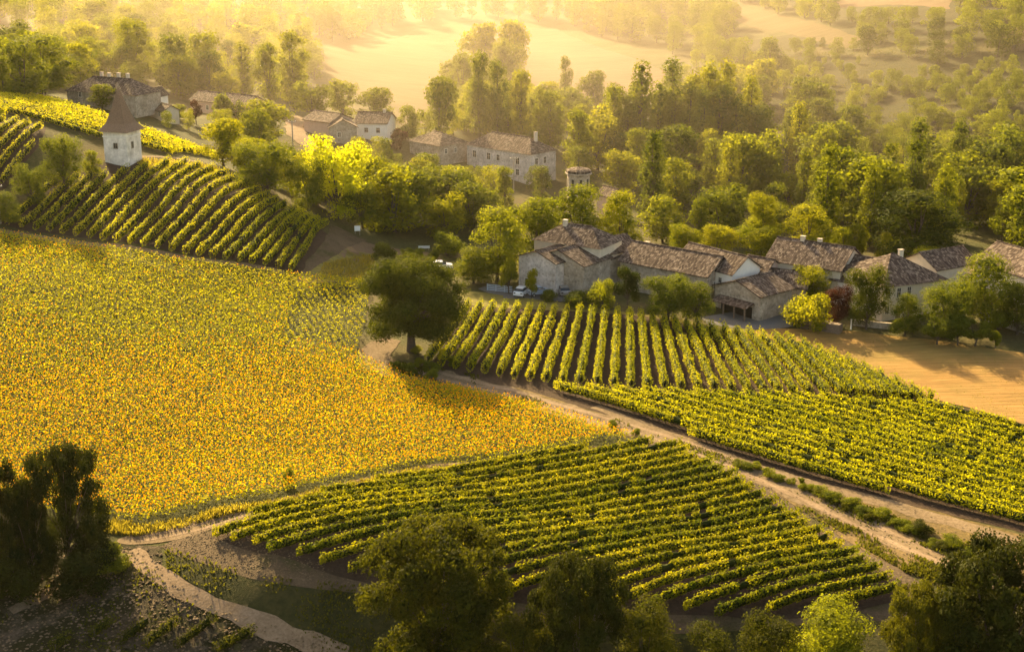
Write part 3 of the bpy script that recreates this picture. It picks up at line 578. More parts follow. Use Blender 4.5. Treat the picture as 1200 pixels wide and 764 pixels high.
# dovecote tower with steep roof
def dovecote():
    z0 = float(H(*P(146,192))); a = U(119,155,z0+6.6); a = U(120,188,z0); b = U(150,194,z0); c = U(158,188,z0)
    yaw = math.atan2(b[1]-a[1], b[0]-a[0]); w = math.dist(a, b); print('dovecote', w, a, b, c, math.dist(b, c), yaw)
    yaw = -.32; w = 5.0; h = 6.4
    cx, cy = b[0]-math.cos(yaw)*w/2, b[1]-math.sin(yaw)*w/2
    root = ob('dovecote_tower', None, None, (cx, cy, z0), yaw); tag(root, 'square white stone tower with steep pointed brown roof above the vineyard', 'tower')
    W2 = w/2; m = MB(); m.box(-W2, W2, 0, w, -2, h); m.build('wall', M['palestone'], root)
    m = MB()
    for q in ((-W2-.12,W2+.12,-.12,0),(-W2-.12,W2+.12,w,w+.12),(-W2-.12,-W2,0,w),(W2,W2+.12,0,w)): m.box(*q, h-1.25, h-1.05)
    for q in ((-W2-.18,W2+.18,-.18,0),(-W2-.18,W2+.18,w,w+.18),(-W2-.18,-W2,0,w),(W2,W2+.18,0,w)): m.box(*q, h-.3, h-.003)
    m.build('cornice', M['white'], root)
    m = MB(); pr = [(W2+.7, h-.15), (W2*.82, h+1.3), (W2*.50, h+3.6), (W2*.24, h+6.0), (.04, h+8.0)]
    L = [[(-r,W2-r,z),(r,W2-r,z),(r,W2+r,z),(-r,W2+r,z)] for r, z in pr]
    for p, q in zip(L, L[1:]):
        for i in range(4): m.poly([p[i], p[(i+1) % 4], q[(i+1) % 4], q[i]])
    m.poly(L[0][::-1]); m.poly(L[-1]); m.build('roof', M['slate'], root)
    m = MB(); m.tube([(0, W2, h+7.8), (0, W2, h+8.8)], [.05, .02], 6); m.build('finial', M['pole'], root)
    window(root, .1, 3.6, .75, .9, frame='stone'); window(root, 2.0, 3.6, .6, 1.1, y=W2, side='r', frame='stone'); door(root, -.3, 0, .9, 1.9, y=w+.02)
    TREES.append((cx, cy+2.5, 3.5))
dovecote()
def church():
    z0 = 0.0; x, y = U(678, 196, 13.2); root = ob('church_tower', None, None, (x, y, z0), .2); tag(root, 'octagonal stone church tower with flat tiled cap behind the big trees', 'tower')
    m = MB(); m.lathe([(2.5, -3), (2.4, 11.6)], 8, ph=.39); m.build('shaft', M['stone'], root)
    m = MB(); m.lathe([(2.6, 11.6), (2.85, 11.85), (2.85, 12.1)], 8, ph=.39); m.build('cornice', M['stone'], root)
    m = MB(); m.lathe([(2.7, 12.1), (2.75, 12.6), (2.0, 12.9), (.1, 13.3)], 8, ph=.39); m.build('roof', M['tile_x'], root)
    m = MB(); m.tube([(0, 0, 13.4), (0, 0, 15.2)], [.06, .04], 6); m.box(-.35, .35, -.04, .04, 14.5, 14.6); m.build('cross', M['dark'], root)
    for k in range(8):
        a = .39+math.pi/8+k*math.pi/4; m = MB(); m.box(-.26, .26, -.04, .04, 9.2, 10.9); o = m.build('belfry_opening', M['dark'], root); o.location = (2.24*math.cos(a), 2.24*math.sin(a), 0); o.rotation_euler = (0, 0, a+math.pi/2)
    TREES.append((x, y, 4))
church()
# walls, wood pile, posts, signs, poles
def runwall(px, h, t, mat, name, label, cat):
    w = PP(px); m = MB()
    q = []
    for (a, b) in zip(w, w[1:]):
        k = max(1, int(math.dist(a, b)/2))
        for i in range(k): q.append((a[0]+(b[0]-a[0])*i/k, a[1]+(b[1]-a[1])*i/k))
    q.append(w[-1]); b0 = len(m.v)
    for i, p in enumerate(q):
        a = q[max(0, i-1)]; b = q[min(len(q)-1, i+1)]; dx, dy = b[0]-a[0], b[1]-a[1]; L = math.hypot(dx, dy); nx_, ny_ = -dy/L*t/2, dx/L*t/2; z = float(H(*p)); hh = h*(1+.06*math.sin(i*2.3))
        m.v += [(p[0]+nx_, p[1]+ny_, z-.4), (p[0]-nx_, p[1]-ny_, z-.4), (p[0]-nx_, p[1]-ny_, z+hh), (p[0]+nx_, p[1]+ny_, z+hh)]
    for i in range(len(q)-1):
        for j in range(4): m.f.append((b0+i*4+j, b0+i*4+(j+1) % 4, b0+i*4+4+(j+1) % 4, b0+i*4+4+j))
    m.f.append((b0, b0+1, b0+2, b0+3)); e = b0+(len(q)-1)*4; m.f.append((e+3, e+2, e+1, e))
    return tag(m.build(name, M[mat], None), label, cat)
runwall([(1148,374),(1180,384),(1230,400)],1.6,.5,'greystone','garden_wall','grey stone garden wall at the right edge of the village','wall')
runwall([(1000,381),(1045,386)],1.0,.5,'stone','garden_wall','low stone wall below the dark green tree','wall')
runwall([(940,383),(985,391)],1.5,1.3,'wood','wood_pile','long stack of brown firewood beside the straw field','wood pile')
runwall([(900,362),(932,378)],.7,.5,'stone','step_wall','low sloping stone wall between the open barn and the yard','wall')
def post(u, v, h, r, mat, name, label, cat, arm=False, k=None):
    x, y = P(u, v); z = float(H(x, y)); e = ob(name, None, None, (x, y, z)); tag(e, label, cat)
    m = MB(); m.tube([(0, 0, -.6), (0, 0, h)], [r, r*.8], 8); m.build('shaft', M[mat], e)
    if arm:
        m = MB(); m.box(-.9, .9, -.06, .06, h-.45, h-.3); m.build('crossarm', M[mat], e)
        for s in (-.8, 0, .8): m = MB(); m.lathe([(.06, h-.3), (.09, h-.22), (.05, h-.1)], 8, cx=s); m.build('insulator', M['white'], e)
    else:
        m = MB(); m.lathe([(r*1.3, h), (r*1.3, h+.06), (.01, h+.12)], 8); m.build('cap', M[mat], e)
    return e
post(973,386,1.5,.14,'white','gate_post','white gate post at the left end of the firewood','post')
post(997,386,1.6,.12,'white','gate_post','white gate post beneath the dark green tree','post')
post(1,262,7,.16,'pole','utility_pole','wooden utility pole at the left edge above the sunflowers','pole',True)
post(344,186,9,.16,'pole','utility_pole','utility pole beside the climbing road','pole',True)
post(311,123,11,.16,'pole','utility_pole','tall utility pole before the poplars on the left hill','pole',True)
post(602,224,8,.14,'pole','utility_pole','slim utility pole below the manor house','pole',True)
def sign(u, v, w, h, lab, leg=1.0):
    x, y = P(u, v); e = ob('sign_board', None, None, (x, y, float(H(x, y))), .1); tag(e, lab, 'sign')
    m = MB(); m.box(-w/2, w/2, -.03, .03, leg, leg+h); m.build('panel', M['signwhite'], e)
    for s in (-.4, .4): m = MB(); m.box(s*w-.04, s*w+.04, .032, .1, -.4, leg+h*.8); m.build('leg', M['pole'], e)
sign(419,275,1.1,1.0,'white signboard at the corner of the tower vineyard',.7)
sign(497,293,2.2,.5,'low white board beyond the clipped hedges',.3)
def fence(px, h, label):
    w = PP(px); a, b = w; L = math.dist(a, b); e = ob('picket_fence', None, None, (a[0], a[1], float(H(*a))), math.atan2(b[1]-a[1], b[0]-a[0])); tag(e, label, 'fence')
    for i in range(int(L/1.6)+1): m = MB(); m.box(i*1.6-.05, i*1.6+.05, -.05, .05, -.4, h+.1); m.build('post', M['carblue'], e)
    m = MB()
    for k in range(4): m.box(0, L, .052, .09, .15+k*h*.25, .15+k*h*.25+.17)
    m.build('rail', M['carblue'], e)
fence([(571,341),(600,344)],1.2,'pale blue rail fence left of the grey gabled barn')
def car(u, v, yaw, paint, label):
    x, y = P(u, v); e = ob('parked_car', None, None, (x, y, float(H(x, y))+.12), yaw); tag(e, label, 'car', 'cars parked by the farm')
    def prof(pts, w0, name, mat, par, w1=None):
        m = MB(); k = len(pts); w1 = w1 or [w0]*k; b = 0
        for s in (-1, 1): m.v += [(px_, s*w1[i], pz) for i, (px_, pz) in enumerate(pts)]
        m.f += [tuple(range(k))[::-1], tuple(range(k, 2*k))]
        for i in range(k): j = (i+1) % k; m.f.append((i, j, k+j, k+i))
        return m.build(name, M[mat], par)
    prof([(-2.05,.3),(-2.1,.75),(-1.95,.95),(-1.0,1.0),(.95,1.0),(1.9,.85),(2.1,.65),(2.05,.3)], .86, 'body', paint, e)
    prof([(-1.75,.99),(-1.4,1.42),(-.9,1.5),(.2,1.48),(.95,.99)], .74, 'cabin', 'glass', e, [.8,.68,.64,.64,.78])
    prof([(-1.42,1.43),(-.9,1.52),(.2,1.5),(.3,1.44)], .66, 'roof_panel', paint, e)
    for sx in (-1.3, 1.3):
        for sy in (-.86, .86): m = MB(); m.tube([(sx, sy-.1, .2), (sx, sy+.1, .2)], [.32, .32], 14); w = m.build('wheel', M['tyre'], e); q = MB(); q.tube([(sx, sy+.101*(1 if sy > 0 else -1), .2), (sx, sy+.13*(1 if sy > 0 else -1), .2)], [.18, .16], 12); q.build('rim', M['cargrey'], w)
    for sy in (-.6, .6): m = MB(); m.box(2.06, 2.12, sy-.16, sy+.16, .55, .72); m.build('headlight', M['signwhite'], e); m = MB(); m.box(-2.13, -2.06, sy-.16, sy+.16, .68, .85); m.build('tail_light', M['leaf_purple'], e)
car(612,346,1.2,'carwhite','white car half hidden at the corner of the grey gabled barn')
car(632,346,.35,'carblue','pale blue car parked in front of the grey gabled barn')
car(660,345,1.75,'cargrey','beige car backed against the stone wing')
car(517,316,.1,'carwhite','white car beyond the clipped hedges above the big oak')

# ------------------------------------------------------------------ vine rows
ORD = ['first','second','third','fourth','fifth','sixth','seventh','eighth','ninth','tenth','eleventh','twelfth','thirteenth','fourteenth','fifteenth','sixteenth','seventeenth','eighteenth','nineteenth']
def ordn(k):
    k += 1
    if k < 20: return ORD[k-1]
    t = ['twent', 'thirt', 'fort', 'fift'][k//10-2]; return t+'ieth' if k % 10 == 0 else t+'y-'+ORD[k % 10-1]
def vine_row(a, b, mat, label, group, w=.55, h=1.75, dens=70, size=.21, low=.45, yellow=.0, posts=True, core=.5, cat='vine row'):
    a = np.array(a); b = np.array(b); L = np.linalg.norm(b-a)
    if L < 2: return
    d = (b-a)/L; nn = np.array([-d[1], d[0]]); c0 = (a+b)/2; n = int(L*dens)
    t = rng.random(n)*L; xw = a[0]+d[0]*t; yw = a[1]+d[1]*t
    plant = np.floor(t/1.05); ph = (t/1.05-plant-.5)*2
    pr = lambda s: (np.sin(plant*12.9898+s+a[0]*3.1+a[1])*43758.5453) % 1
    lump = np.clip(1-.35*ph**2, .3, 1)*(.75+.5*pr(1.0))*(.82+.36*vnoise(xw, yw, 4.5, 5))
    keep = pr(9.0) > .035
    th = rng.random(n)*2*np.pi; rad = .65+.4*rng.random(n)**.5; up = np.sin(th); sh = (rng.random(n) < .2)*rng.random(n)*.5
    off = np.cos(th)*rad*w*lump; mid = (h+low)/2; z = mid+up*rad*(h-low)/2*(.75+.4*lump)+sh*(up > .2)
    z = np.maximum(z, .25); wob = (vnoise(xw, yw, 7, 8)-.5)*.3
    pos = np.stack([xw+nn[0]*(off+wob), yw+nn[1]*(off+wob), H(xw, yw)+z], -1)[keep]
    nr = np.stack([nn[0]*np.cos(th), nn[1]*np.cos(th), up], -1)[keep]+rng.normal(size=(keep.sum(), 3))*.38
    tint = np.clip(.5*pr(4.0)[keep]+.5*rng.random(keep.sum()), 0, 1)
    V, Fc = leaf_quads(pos, nr, size*rng.uniform(.7, 1.3, len(pos)), .8)
    z0 = float(H(*c0)); V -= np.array([c0[0], c0[1], z0])
    kk = max(3, int(L/.7)); tc = np.linspace(min(.7, L*.3), L-min(.7, L*.3), kk); xc = a[0]+d[0]*tc; yc = a[1]+d[1]*tc; wob_c = (vnoise(xc, yc, 7, 8)-.5)*.3; gz = H(xc, yc)  # dark closed core added inside the leaves, blocking sun to darken the row
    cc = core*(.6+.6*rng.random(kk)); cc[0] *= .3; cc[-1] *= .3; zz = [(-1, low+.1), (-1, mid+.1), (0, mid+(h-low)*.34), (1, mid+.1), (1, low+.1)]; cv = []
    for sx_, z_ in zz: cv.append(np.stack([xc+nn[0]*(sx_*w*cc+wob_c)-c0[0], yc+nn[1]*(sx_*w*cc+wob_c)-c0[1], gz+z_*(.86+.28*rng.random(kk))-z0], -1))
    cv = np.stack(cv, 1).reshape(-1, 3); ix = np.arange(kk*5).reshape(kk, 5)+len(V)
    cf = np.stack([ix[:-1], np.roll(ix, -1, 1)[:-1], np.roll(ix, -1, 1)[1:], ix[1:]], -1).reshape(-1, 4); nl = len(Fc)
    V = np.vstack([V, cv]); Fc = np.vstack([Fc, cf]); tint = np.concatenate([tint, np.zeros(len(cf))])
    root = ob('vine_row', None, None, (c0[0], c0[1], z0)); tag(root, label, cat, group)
    mi = np.zeros(nl, int); mats = [M[mat], M['shade_core']]
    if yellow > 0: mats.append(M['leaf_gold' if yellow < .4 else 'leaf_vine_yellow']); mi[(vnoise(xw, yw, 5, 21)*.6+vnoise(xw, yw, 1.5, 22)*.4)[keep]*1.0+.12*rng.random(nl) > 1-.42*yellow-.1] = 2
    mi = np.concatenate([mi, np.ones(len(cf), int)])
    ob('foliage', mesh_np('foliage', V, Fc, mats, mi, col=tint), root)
    if posts:   # vine stems and stakes, one mesh
        k = max(2, int(L/1.05)); tt = (np.arange(k)+.5)*1.05; px_ = a[0]+d[0]*tt-c0[0]; py_ = a[1]+d[1]*tt-c0[1]; pz = H(px_+c0[0], py_+c0[1])-z0
        hh = np.full(k, low+.4); r = np.full(k, .035)
        cor = np.array([(-1,-1),(1,-1),(1,1),(-1,1)]); vb = []
        for zz in (0, 1):
            for cx_, cy_ in cor: vb.append(np.stack([px_+cx_*r, py_+cy_*r, pz-.15+zz*(hh+.15)], -1))
        V = np.stack(vb, 1).reshape(-1, 3); f = np.array([(0,1,5,4),(1,2,6,5),(2,3,7,6),(3,0,4,7),(4,5,6,7)])
        Fc = (np.arange(k)[:, None, None]*8+f[None]).reshape(-1, 4); q = np.arange(k-1)*8; Fc = np.vstack([Fc, np.stack([q+5, q+12, q+15, q+6], -1)]); ob('trellis', mesh_np('trellis', V, Fc, [M['bark']]), root)
    return root
def interp_rows(tb, n, mat, lab, group, **k):
    """tb: (t, bottom pixel, top pixel) knots"""
    T = [q[0] for q in tb]; w = [(P(*q[1]), P(*q[2])) for q in tb]
    for i in range(n):
        t = i/(n-1); f = lambda e, c: float(np.interp(t, T, [q[e][c] for q in w]))
        a, b = (f(0, 0), f(0, 1)), (f(1, 0), f(1, 1)); vine_row(a, b, mat, lab % ordn(i), group, **k)
def fill_rows(poly_px, A_, B_, sp, mat, lab, group, **k):
    poly = np.array(PP(poly_px)); a = np.array(P(*A_)); b = np.array(P(*B_)); d = (b-a)/np.linalg.norm(b-a); nn = np.array([-d[1], d[0]])
    if nn[1] < 0: nn = -nn
    pr = (poly-a)@nn; c = 0; s = np.arange(-400, 400, .5)
    for o in np.arange(math.ceil(pr.min()/sp)*sp, pr.max(), sp):
        q = a+nn*o+d*s[:, None]; ins = inside(poly, q[:, 0], q[:, 1])
        if ins.sum() < 8: continue
        w = np.where(ins)[0]; runs = np.split(w, np.where(np.diff(w) > 1)[0]+1)
        r = max(runs, key=len); j = rng.uniform(-.5, .5, 2)
        if vine_row(q[r[0]]+d*j[0], q[r[-1]]+d*j[1], mat, lab % ordn(c), group, **k): c += 1
    print(group, c)
G1 = 'vine rows of the tower vineyard'
interp_rows([(0,(8,266),(78,208)),(.15,(60,275),(128,208)),(.31,(112,284),(212,192)),(.46,(162,292),(262,206)),(.63,(220,302),(308,229)),(.81,(280,311),(347,251)),(1,(342,320),(384,266))],
            22, 'leaf_vine_bright', '%s vine row from the left on the slope below the white tower', G1, w=.55, h=1.7, dens=85, size=.25)
G2 = 'vine rows running away behind the dirt track'
interp_rows([(0,(500,430),(550,361)),(.18,(607,449),(640,366)),(.37,(737,459),(737,371)),(.55,(862,464),(820,384)),(.75,(992,468),(925,402)),(1,(1096,476),(1085,467))],
            36, 'leaf_vine_bright', '%s vine row from the big oak among those running towards the village', G2, w=.62, h=1.8, dens=95, size=.24)
fill_rows([(612,455),(700,461),(800,466),(900,467),(1000,473),(1096,479),(1260,520),(1260,642),(1200,625),(1100,594),(1000,573),(900,543),(800,510),(700,479)], (620,457), (1200,625), 2.1, 'leaf_vine_bright',
          '%s leafy vine row up from the narrow track below the right vineyard', 'vine rows along the right hand track', w=.66, h=1.6, dens=120, size=.23, yellow=.12)
fill_rows(NEARP, (900,721), (1054,679), 2.08, 'leaf_vine', '%s vine row up from the bottom in the dark green near vineyard', 'vine rows of the near vineyard', w=.35, h=1.35, dens=125, size=.23, yellow=.22, low=.4)
fill_rows([(-60,148),(0,142),(52,152),(40,176),(0,222),(-60,240)], (0,222), (50,165), 2.4, 'leaf_vine_bright', '%s vine row up from the thicket at the left edge of the hill', 'vine rows left of the tower', w=.55, h=1.7, dens=55, size=.28)
fill_rows([(-40,102),(0,104),(60,122),(130,142),(240,172),(262,190),(200,182),(110,165),(60,148),(0,136),(-40,136)], (0,112), (240,172), 2.1, 'leaf_vine_bright', '%s row up in the yellow vine strip below the chimneyed farm', 'yellow vine rows on the hilltop', w=.62, h=1.5, dens=60, size=.30, yellow=.55)
for i, (a, b) in enumerate([((106,748),(134,729)),((138,757),(180,727)),((168,760),(208,731)),((205,762),(252,727)),((250,766),(300,741)),((60,764),(84,748))]):
    vine_row(P(*a), P(*b), 'leaf_shade', '%s of the short vine rows on the bare ground at bottom left' % (ordn(i) if i < 5 else 'leftmost'), 'short vine rows on bare ground', w=.6, h=1.1, dens=150, size=.17, low=.1, core=.15)  # dark leaf colour paints in the shade over these rows

# ------------------------------------------------------------------ sunflower field (nobody could count it)
def sunflowers():
    poly = np.array(PP(SUNP)); x0, y0 = poly.min(0); x1, y1 = poly.max(0)
    th = R(62); c, s = math.cos(th), math.sin(th)
    a = np.arange(-260, 260, .56); b = np.arange(-260, 260, .26); Aa, Bb = np.meshgrid(a, b); Aa = Aa.ravel(); Bb = Bb.ravel()
    Aa = Aa+rng.normal(size=len(Aa))*.09; Bb = Bb+rng.normal(size=len(Bb))*.12
    x = c*Aa-s*Bb+(x0+x1)/2; y = s*Aa+c*Bb+(y0+y1)/2
    k = (x > x0) & (x < x1) & (y > y0) & (y < y1); x, y = x[k], y[k]
    k = inside(poly, x, y) & (abs(x/y) < .40) & (rng.random(len(x)) > .06); x, y = x[k], y[k]
    rowp = np.array(PP([(345,352),(428,338),(430,380),(416,418),(330,405)])); inr = inside(rowp, x, y)
    k2 = ~(inr & (((x*.93+y*.36)/1.15) % 1 > .5)); x, y = x[k2], y[k2]; inr = inr[k2]
    n = len(x); print('sunflowers', n); z = H(x, y); h = 1.25+.35*vnoise(x, y, 9, 2)+rng.normal(size=n)*.1
    V = []; Fs = []; mi = []; ti = []; o = 0
    def put(v, f, m, t):
        nonlocal o
        V.append(v); Fs.append(f+o); o += len(v); mi.append(np.full(len(f), m)); ti.append(t)
    for j in range(4):
        an = rng.random(n)*6.28; rr = rng.uniform(.1, .3, n)
        p = np.stack([x+np.cos(an)*rr, y+np.sin(an)*rr, z+h*rng.uniform(.55, .98, n)], -1)
        nr = np.stack([np.cos(an)*.6, np.sin(an)*.6, np.ones(n)], -1)+rng.normal(size=(n, 3))*.35
        v, f = leaf_quads(p, nr, rng.uniform(.20, .34, n), .75); put(v, f, 0, .6*rng.random(n)+.4*vnoise(x, y, 6, 40+j))
    # flower heads: most stand in bloom, fewer towards the top of the slope
    dens = np.clip(.58+.8*(vnoise(x, y, 30, 9)-.45)+.35*(vnoise(x, y, 5, 10)-.5)+np.clip((182-y)/55, -.56, .25), .08, .95)
    dens[inr] *= .25; h[inr] *= .8
    fl = rng.random(n) < dens
    m = fl.sum(); p = np.stack([x, y, z+h+.06], -1)[fl]; nr = np.stack([rng.normal(size=m)*.4-.1, rng.normal(size=m)*.4-.55, .55+.3*rng.random(m)], -1)
    v, f = leaf_quads(p, nr, rng.uniform(.15, .24, m), 1.0); put(v, f, 1, rng.random(m))
    me = mesh_np('sunflower_field', np.concatenate(V), np.concatenate(Fs), [M['sunleaf'], M['petal']], np.concatenate(mi), col=np.concatenate(ti))
    tag(ob('sunflower_field', me), 'broad field of yellow sunflowers in bloom across the left slope', 'sunflower field', kind='stuff')
sunflowers()
# ------------------------------------------------------------------ grass and weeds
def tufts(name, polys, n, hgt, mat, label, size=.3, wid=.35, cat='grass'):
    V = []; Fs = []; o = 0; T = []
    for pl, share in polys:
        poly = np.array(PP(pl)); x0, y0 = poly.min(0); x1, y1 = poly.max(0); m = int(n*share*4)
        x = rng.uniform(x0, x1, m); y = rng.uniform(y0, y1, m); k = inside(poly, x, y) & (vnoise(x, y, 3, 31)*.5+vnoise(x, y, 8, 32)*.6+.35*rng.random(m) > (.78 if name == 'weeds' else .4)); x, y = x[k][:int(n*share)], y[k][:int(n*share)]; m = len(x)
        hh = hgt*rng.uniform(.5, 1.3, m)*(.6+.8*vnoise(x, y, 4, 33)); an = rng.random(m)*6.28; w = wid*rng.uniform(.5, 1, m)
        z = H(x, y); lx = rng.normal(size=m)*.3*hh; ly = rng.normal(size=m)*.3*hh
        v = np.stack([np.stack([x-np.cos(an)*w*.3, y-np.sin(an)*w*.3, z-.03], -1), np.stack([x+np.cos(an)*w*.3, y+np.sin(an)*w*.3, z-.03], -1),
                      np.stack([x+lx+np.cos(an)*w*.5, y+ly+np.sin(an)*w*.5, z+hh], -1), np.stack([x+lx-np.cos(an)*w*.5, y+ly-np.sin(an)*w*.5, z+hh*.8], -1)], 1).reshape(-1, 3)
        V.append(v); Fs.append(np.arange(4*m).reshape(m, 4)+o); o += 4*m; T.append(.5*rng.random(m)+.5*vnoise(x, y, 6, 36))
    tag(ob(name, mesh_np(name, np.concatenate(V), np.concatenate(Fs), [M[mat]], col=np.concatenate(T))), label, cat, kind='stuff')
tufts('dry_grass', [([(130,612),(170,619),(250,600),(330,587),(400,570),(480,554),(560,546),(650,533),(650,538),(560,550),(480,559),(400,576),(300,597),(220,618),(160,630),(120,625)], .75),
      ([(470,446),(540,461),(640,487),(742,518),(700,503),(600,470),(500,446)], .1), ([(372,325),(425,333),(432,345),(440,300),(380,310)], .08), ([(155,186),(260,200),(255,208),(170,200)], .07)],
      24000, .65, 'grass', 'golden dry grass along the bank between the sunflowers and the track', wid=.14)
tufts('weeds', [([(190,640),(300,676),(430,688),(600,730),(600,770),(410,768),(268,709),(196,668)], .05), ([(-20,680),(100,660),(170,660),(230,715),(400,766),(300,790),(-20,790)], .02),
      ([(850,541),(960,572),(1150,640),(1140,668),(1050,628),(930,578)], .12), ([(600,472),(700,494),(860,546),(860,538),(700,484),(620,463)], .08), ([(860,560),(960,612),(1062,672),(1110,690),(1110,668),(1000,618),(900,576)], .12), ([(470,425),(560,440),(570,450),(470,440)], .04),
      ([(880,60),(1200,60),(1200,190),(1010,185),(900,140)], .18)],
      60000, .32, 'weeds', 'low green and brown weeds on banks and verges', wid=.24)
tufts('stubble', [([(868,393),(900,384),(1000,388),(1100,400),(1240,420),(1240,510),(1085,464),(1000,424),(940,402)], .6), ([(530,340),(600,346),(700,362),(830,380),(900,384),(868,392),(740,369),(640,364),(548,358)], .4)],
      7000, .10, 'grass', 'cut straw and short grass on the pale field below the village', wid=.2)

TR = [(478,428),(520,442),(575,455),(640,474),(700,492),(780,514),(860,543),(950,585),(1050,632),(1120,664),(1200,702)]
TC = [(560,542),(480,551),(420,566),(380,576),(300,598),(220,624)]
tufts('track_grass', [([(u, v-1.3) for u, v in TR]+[(u, v+1.3) for u, v in TR[::-1]], .7), ([(u, v-1) for u, v in TC]+[(u, v+1) for u, v in TC[::-1]], .3)], 5000, .22, 'weeds', 'grass growing down the middle of the dirt tracks', wid=.2)
def clods():
    V = []; Fs = []; o = 0
    for pl, n, lo, hi in (([(-40,650),(130,640),(190,645),(190,675),(262,717),(400,766),(400,790),(-40,790)], 2600, .05, .20), ([(190,640),(250,615),(320,640),(430,690),(300,676)], 900, .04, .12),
                          ([(470,430),(640,470),(860,538),(1060,628),(1200,690),(1150,700),(960,616),(800,520),(560,458)], 2200, .04, .14), ([(720,500),(1000,575),(1240,650),(1240,670),(900,565)], 900, .04, .13)):
        poly = np.array(PP(pl)); x0, y0 = poly.min(0); x1, y1 = poly.max(0); x = rng.uniform(x0, x1, n*3); y = rng.uniform(y0, y1, n*3); k = inside(poly, x, y); x = x[k][:n]; y = y[k][:n]; n = len(x)
        q = rng.uniform(lo, hi, n); c = np.stack([x, y, H(x, y)+.06+q*.2], -1); a = rng.random(n)*6.28; pts = []
        for i in range(4): pts.append(c+np.stack([np.cos(a+i*1.57), np.sin(a+i*1.57), np.zeros(n)], -1)*(q*rng.uniform(.7, 1.3, n))[:, None])
        pts.append(c+np.stack([q*.2, q*0, q*.7], -1)); pts.append(c-np.stack([q*0, q*0, q*.7], -1))
        v = np.stack(pts, 1).reshape(-1, 3); f = np.array([(0,1,4,4),(1,2,4,4),(2,3,4,4),(3,0,4,4)])[:, :3]; f = (np.arange(n)[:, None, None]*6+f[None]).reshape(-1, 3)
        V.append(v); Fs.append(f+o); o += len(v)
    tag(ob('stones', mesh_np('stones', np.concatenate(V), np.concatenate(Fs), [M['track']])), 'scattered stones and clods on the bare ground and tracks', 'stones', kind='stuff')
clods()
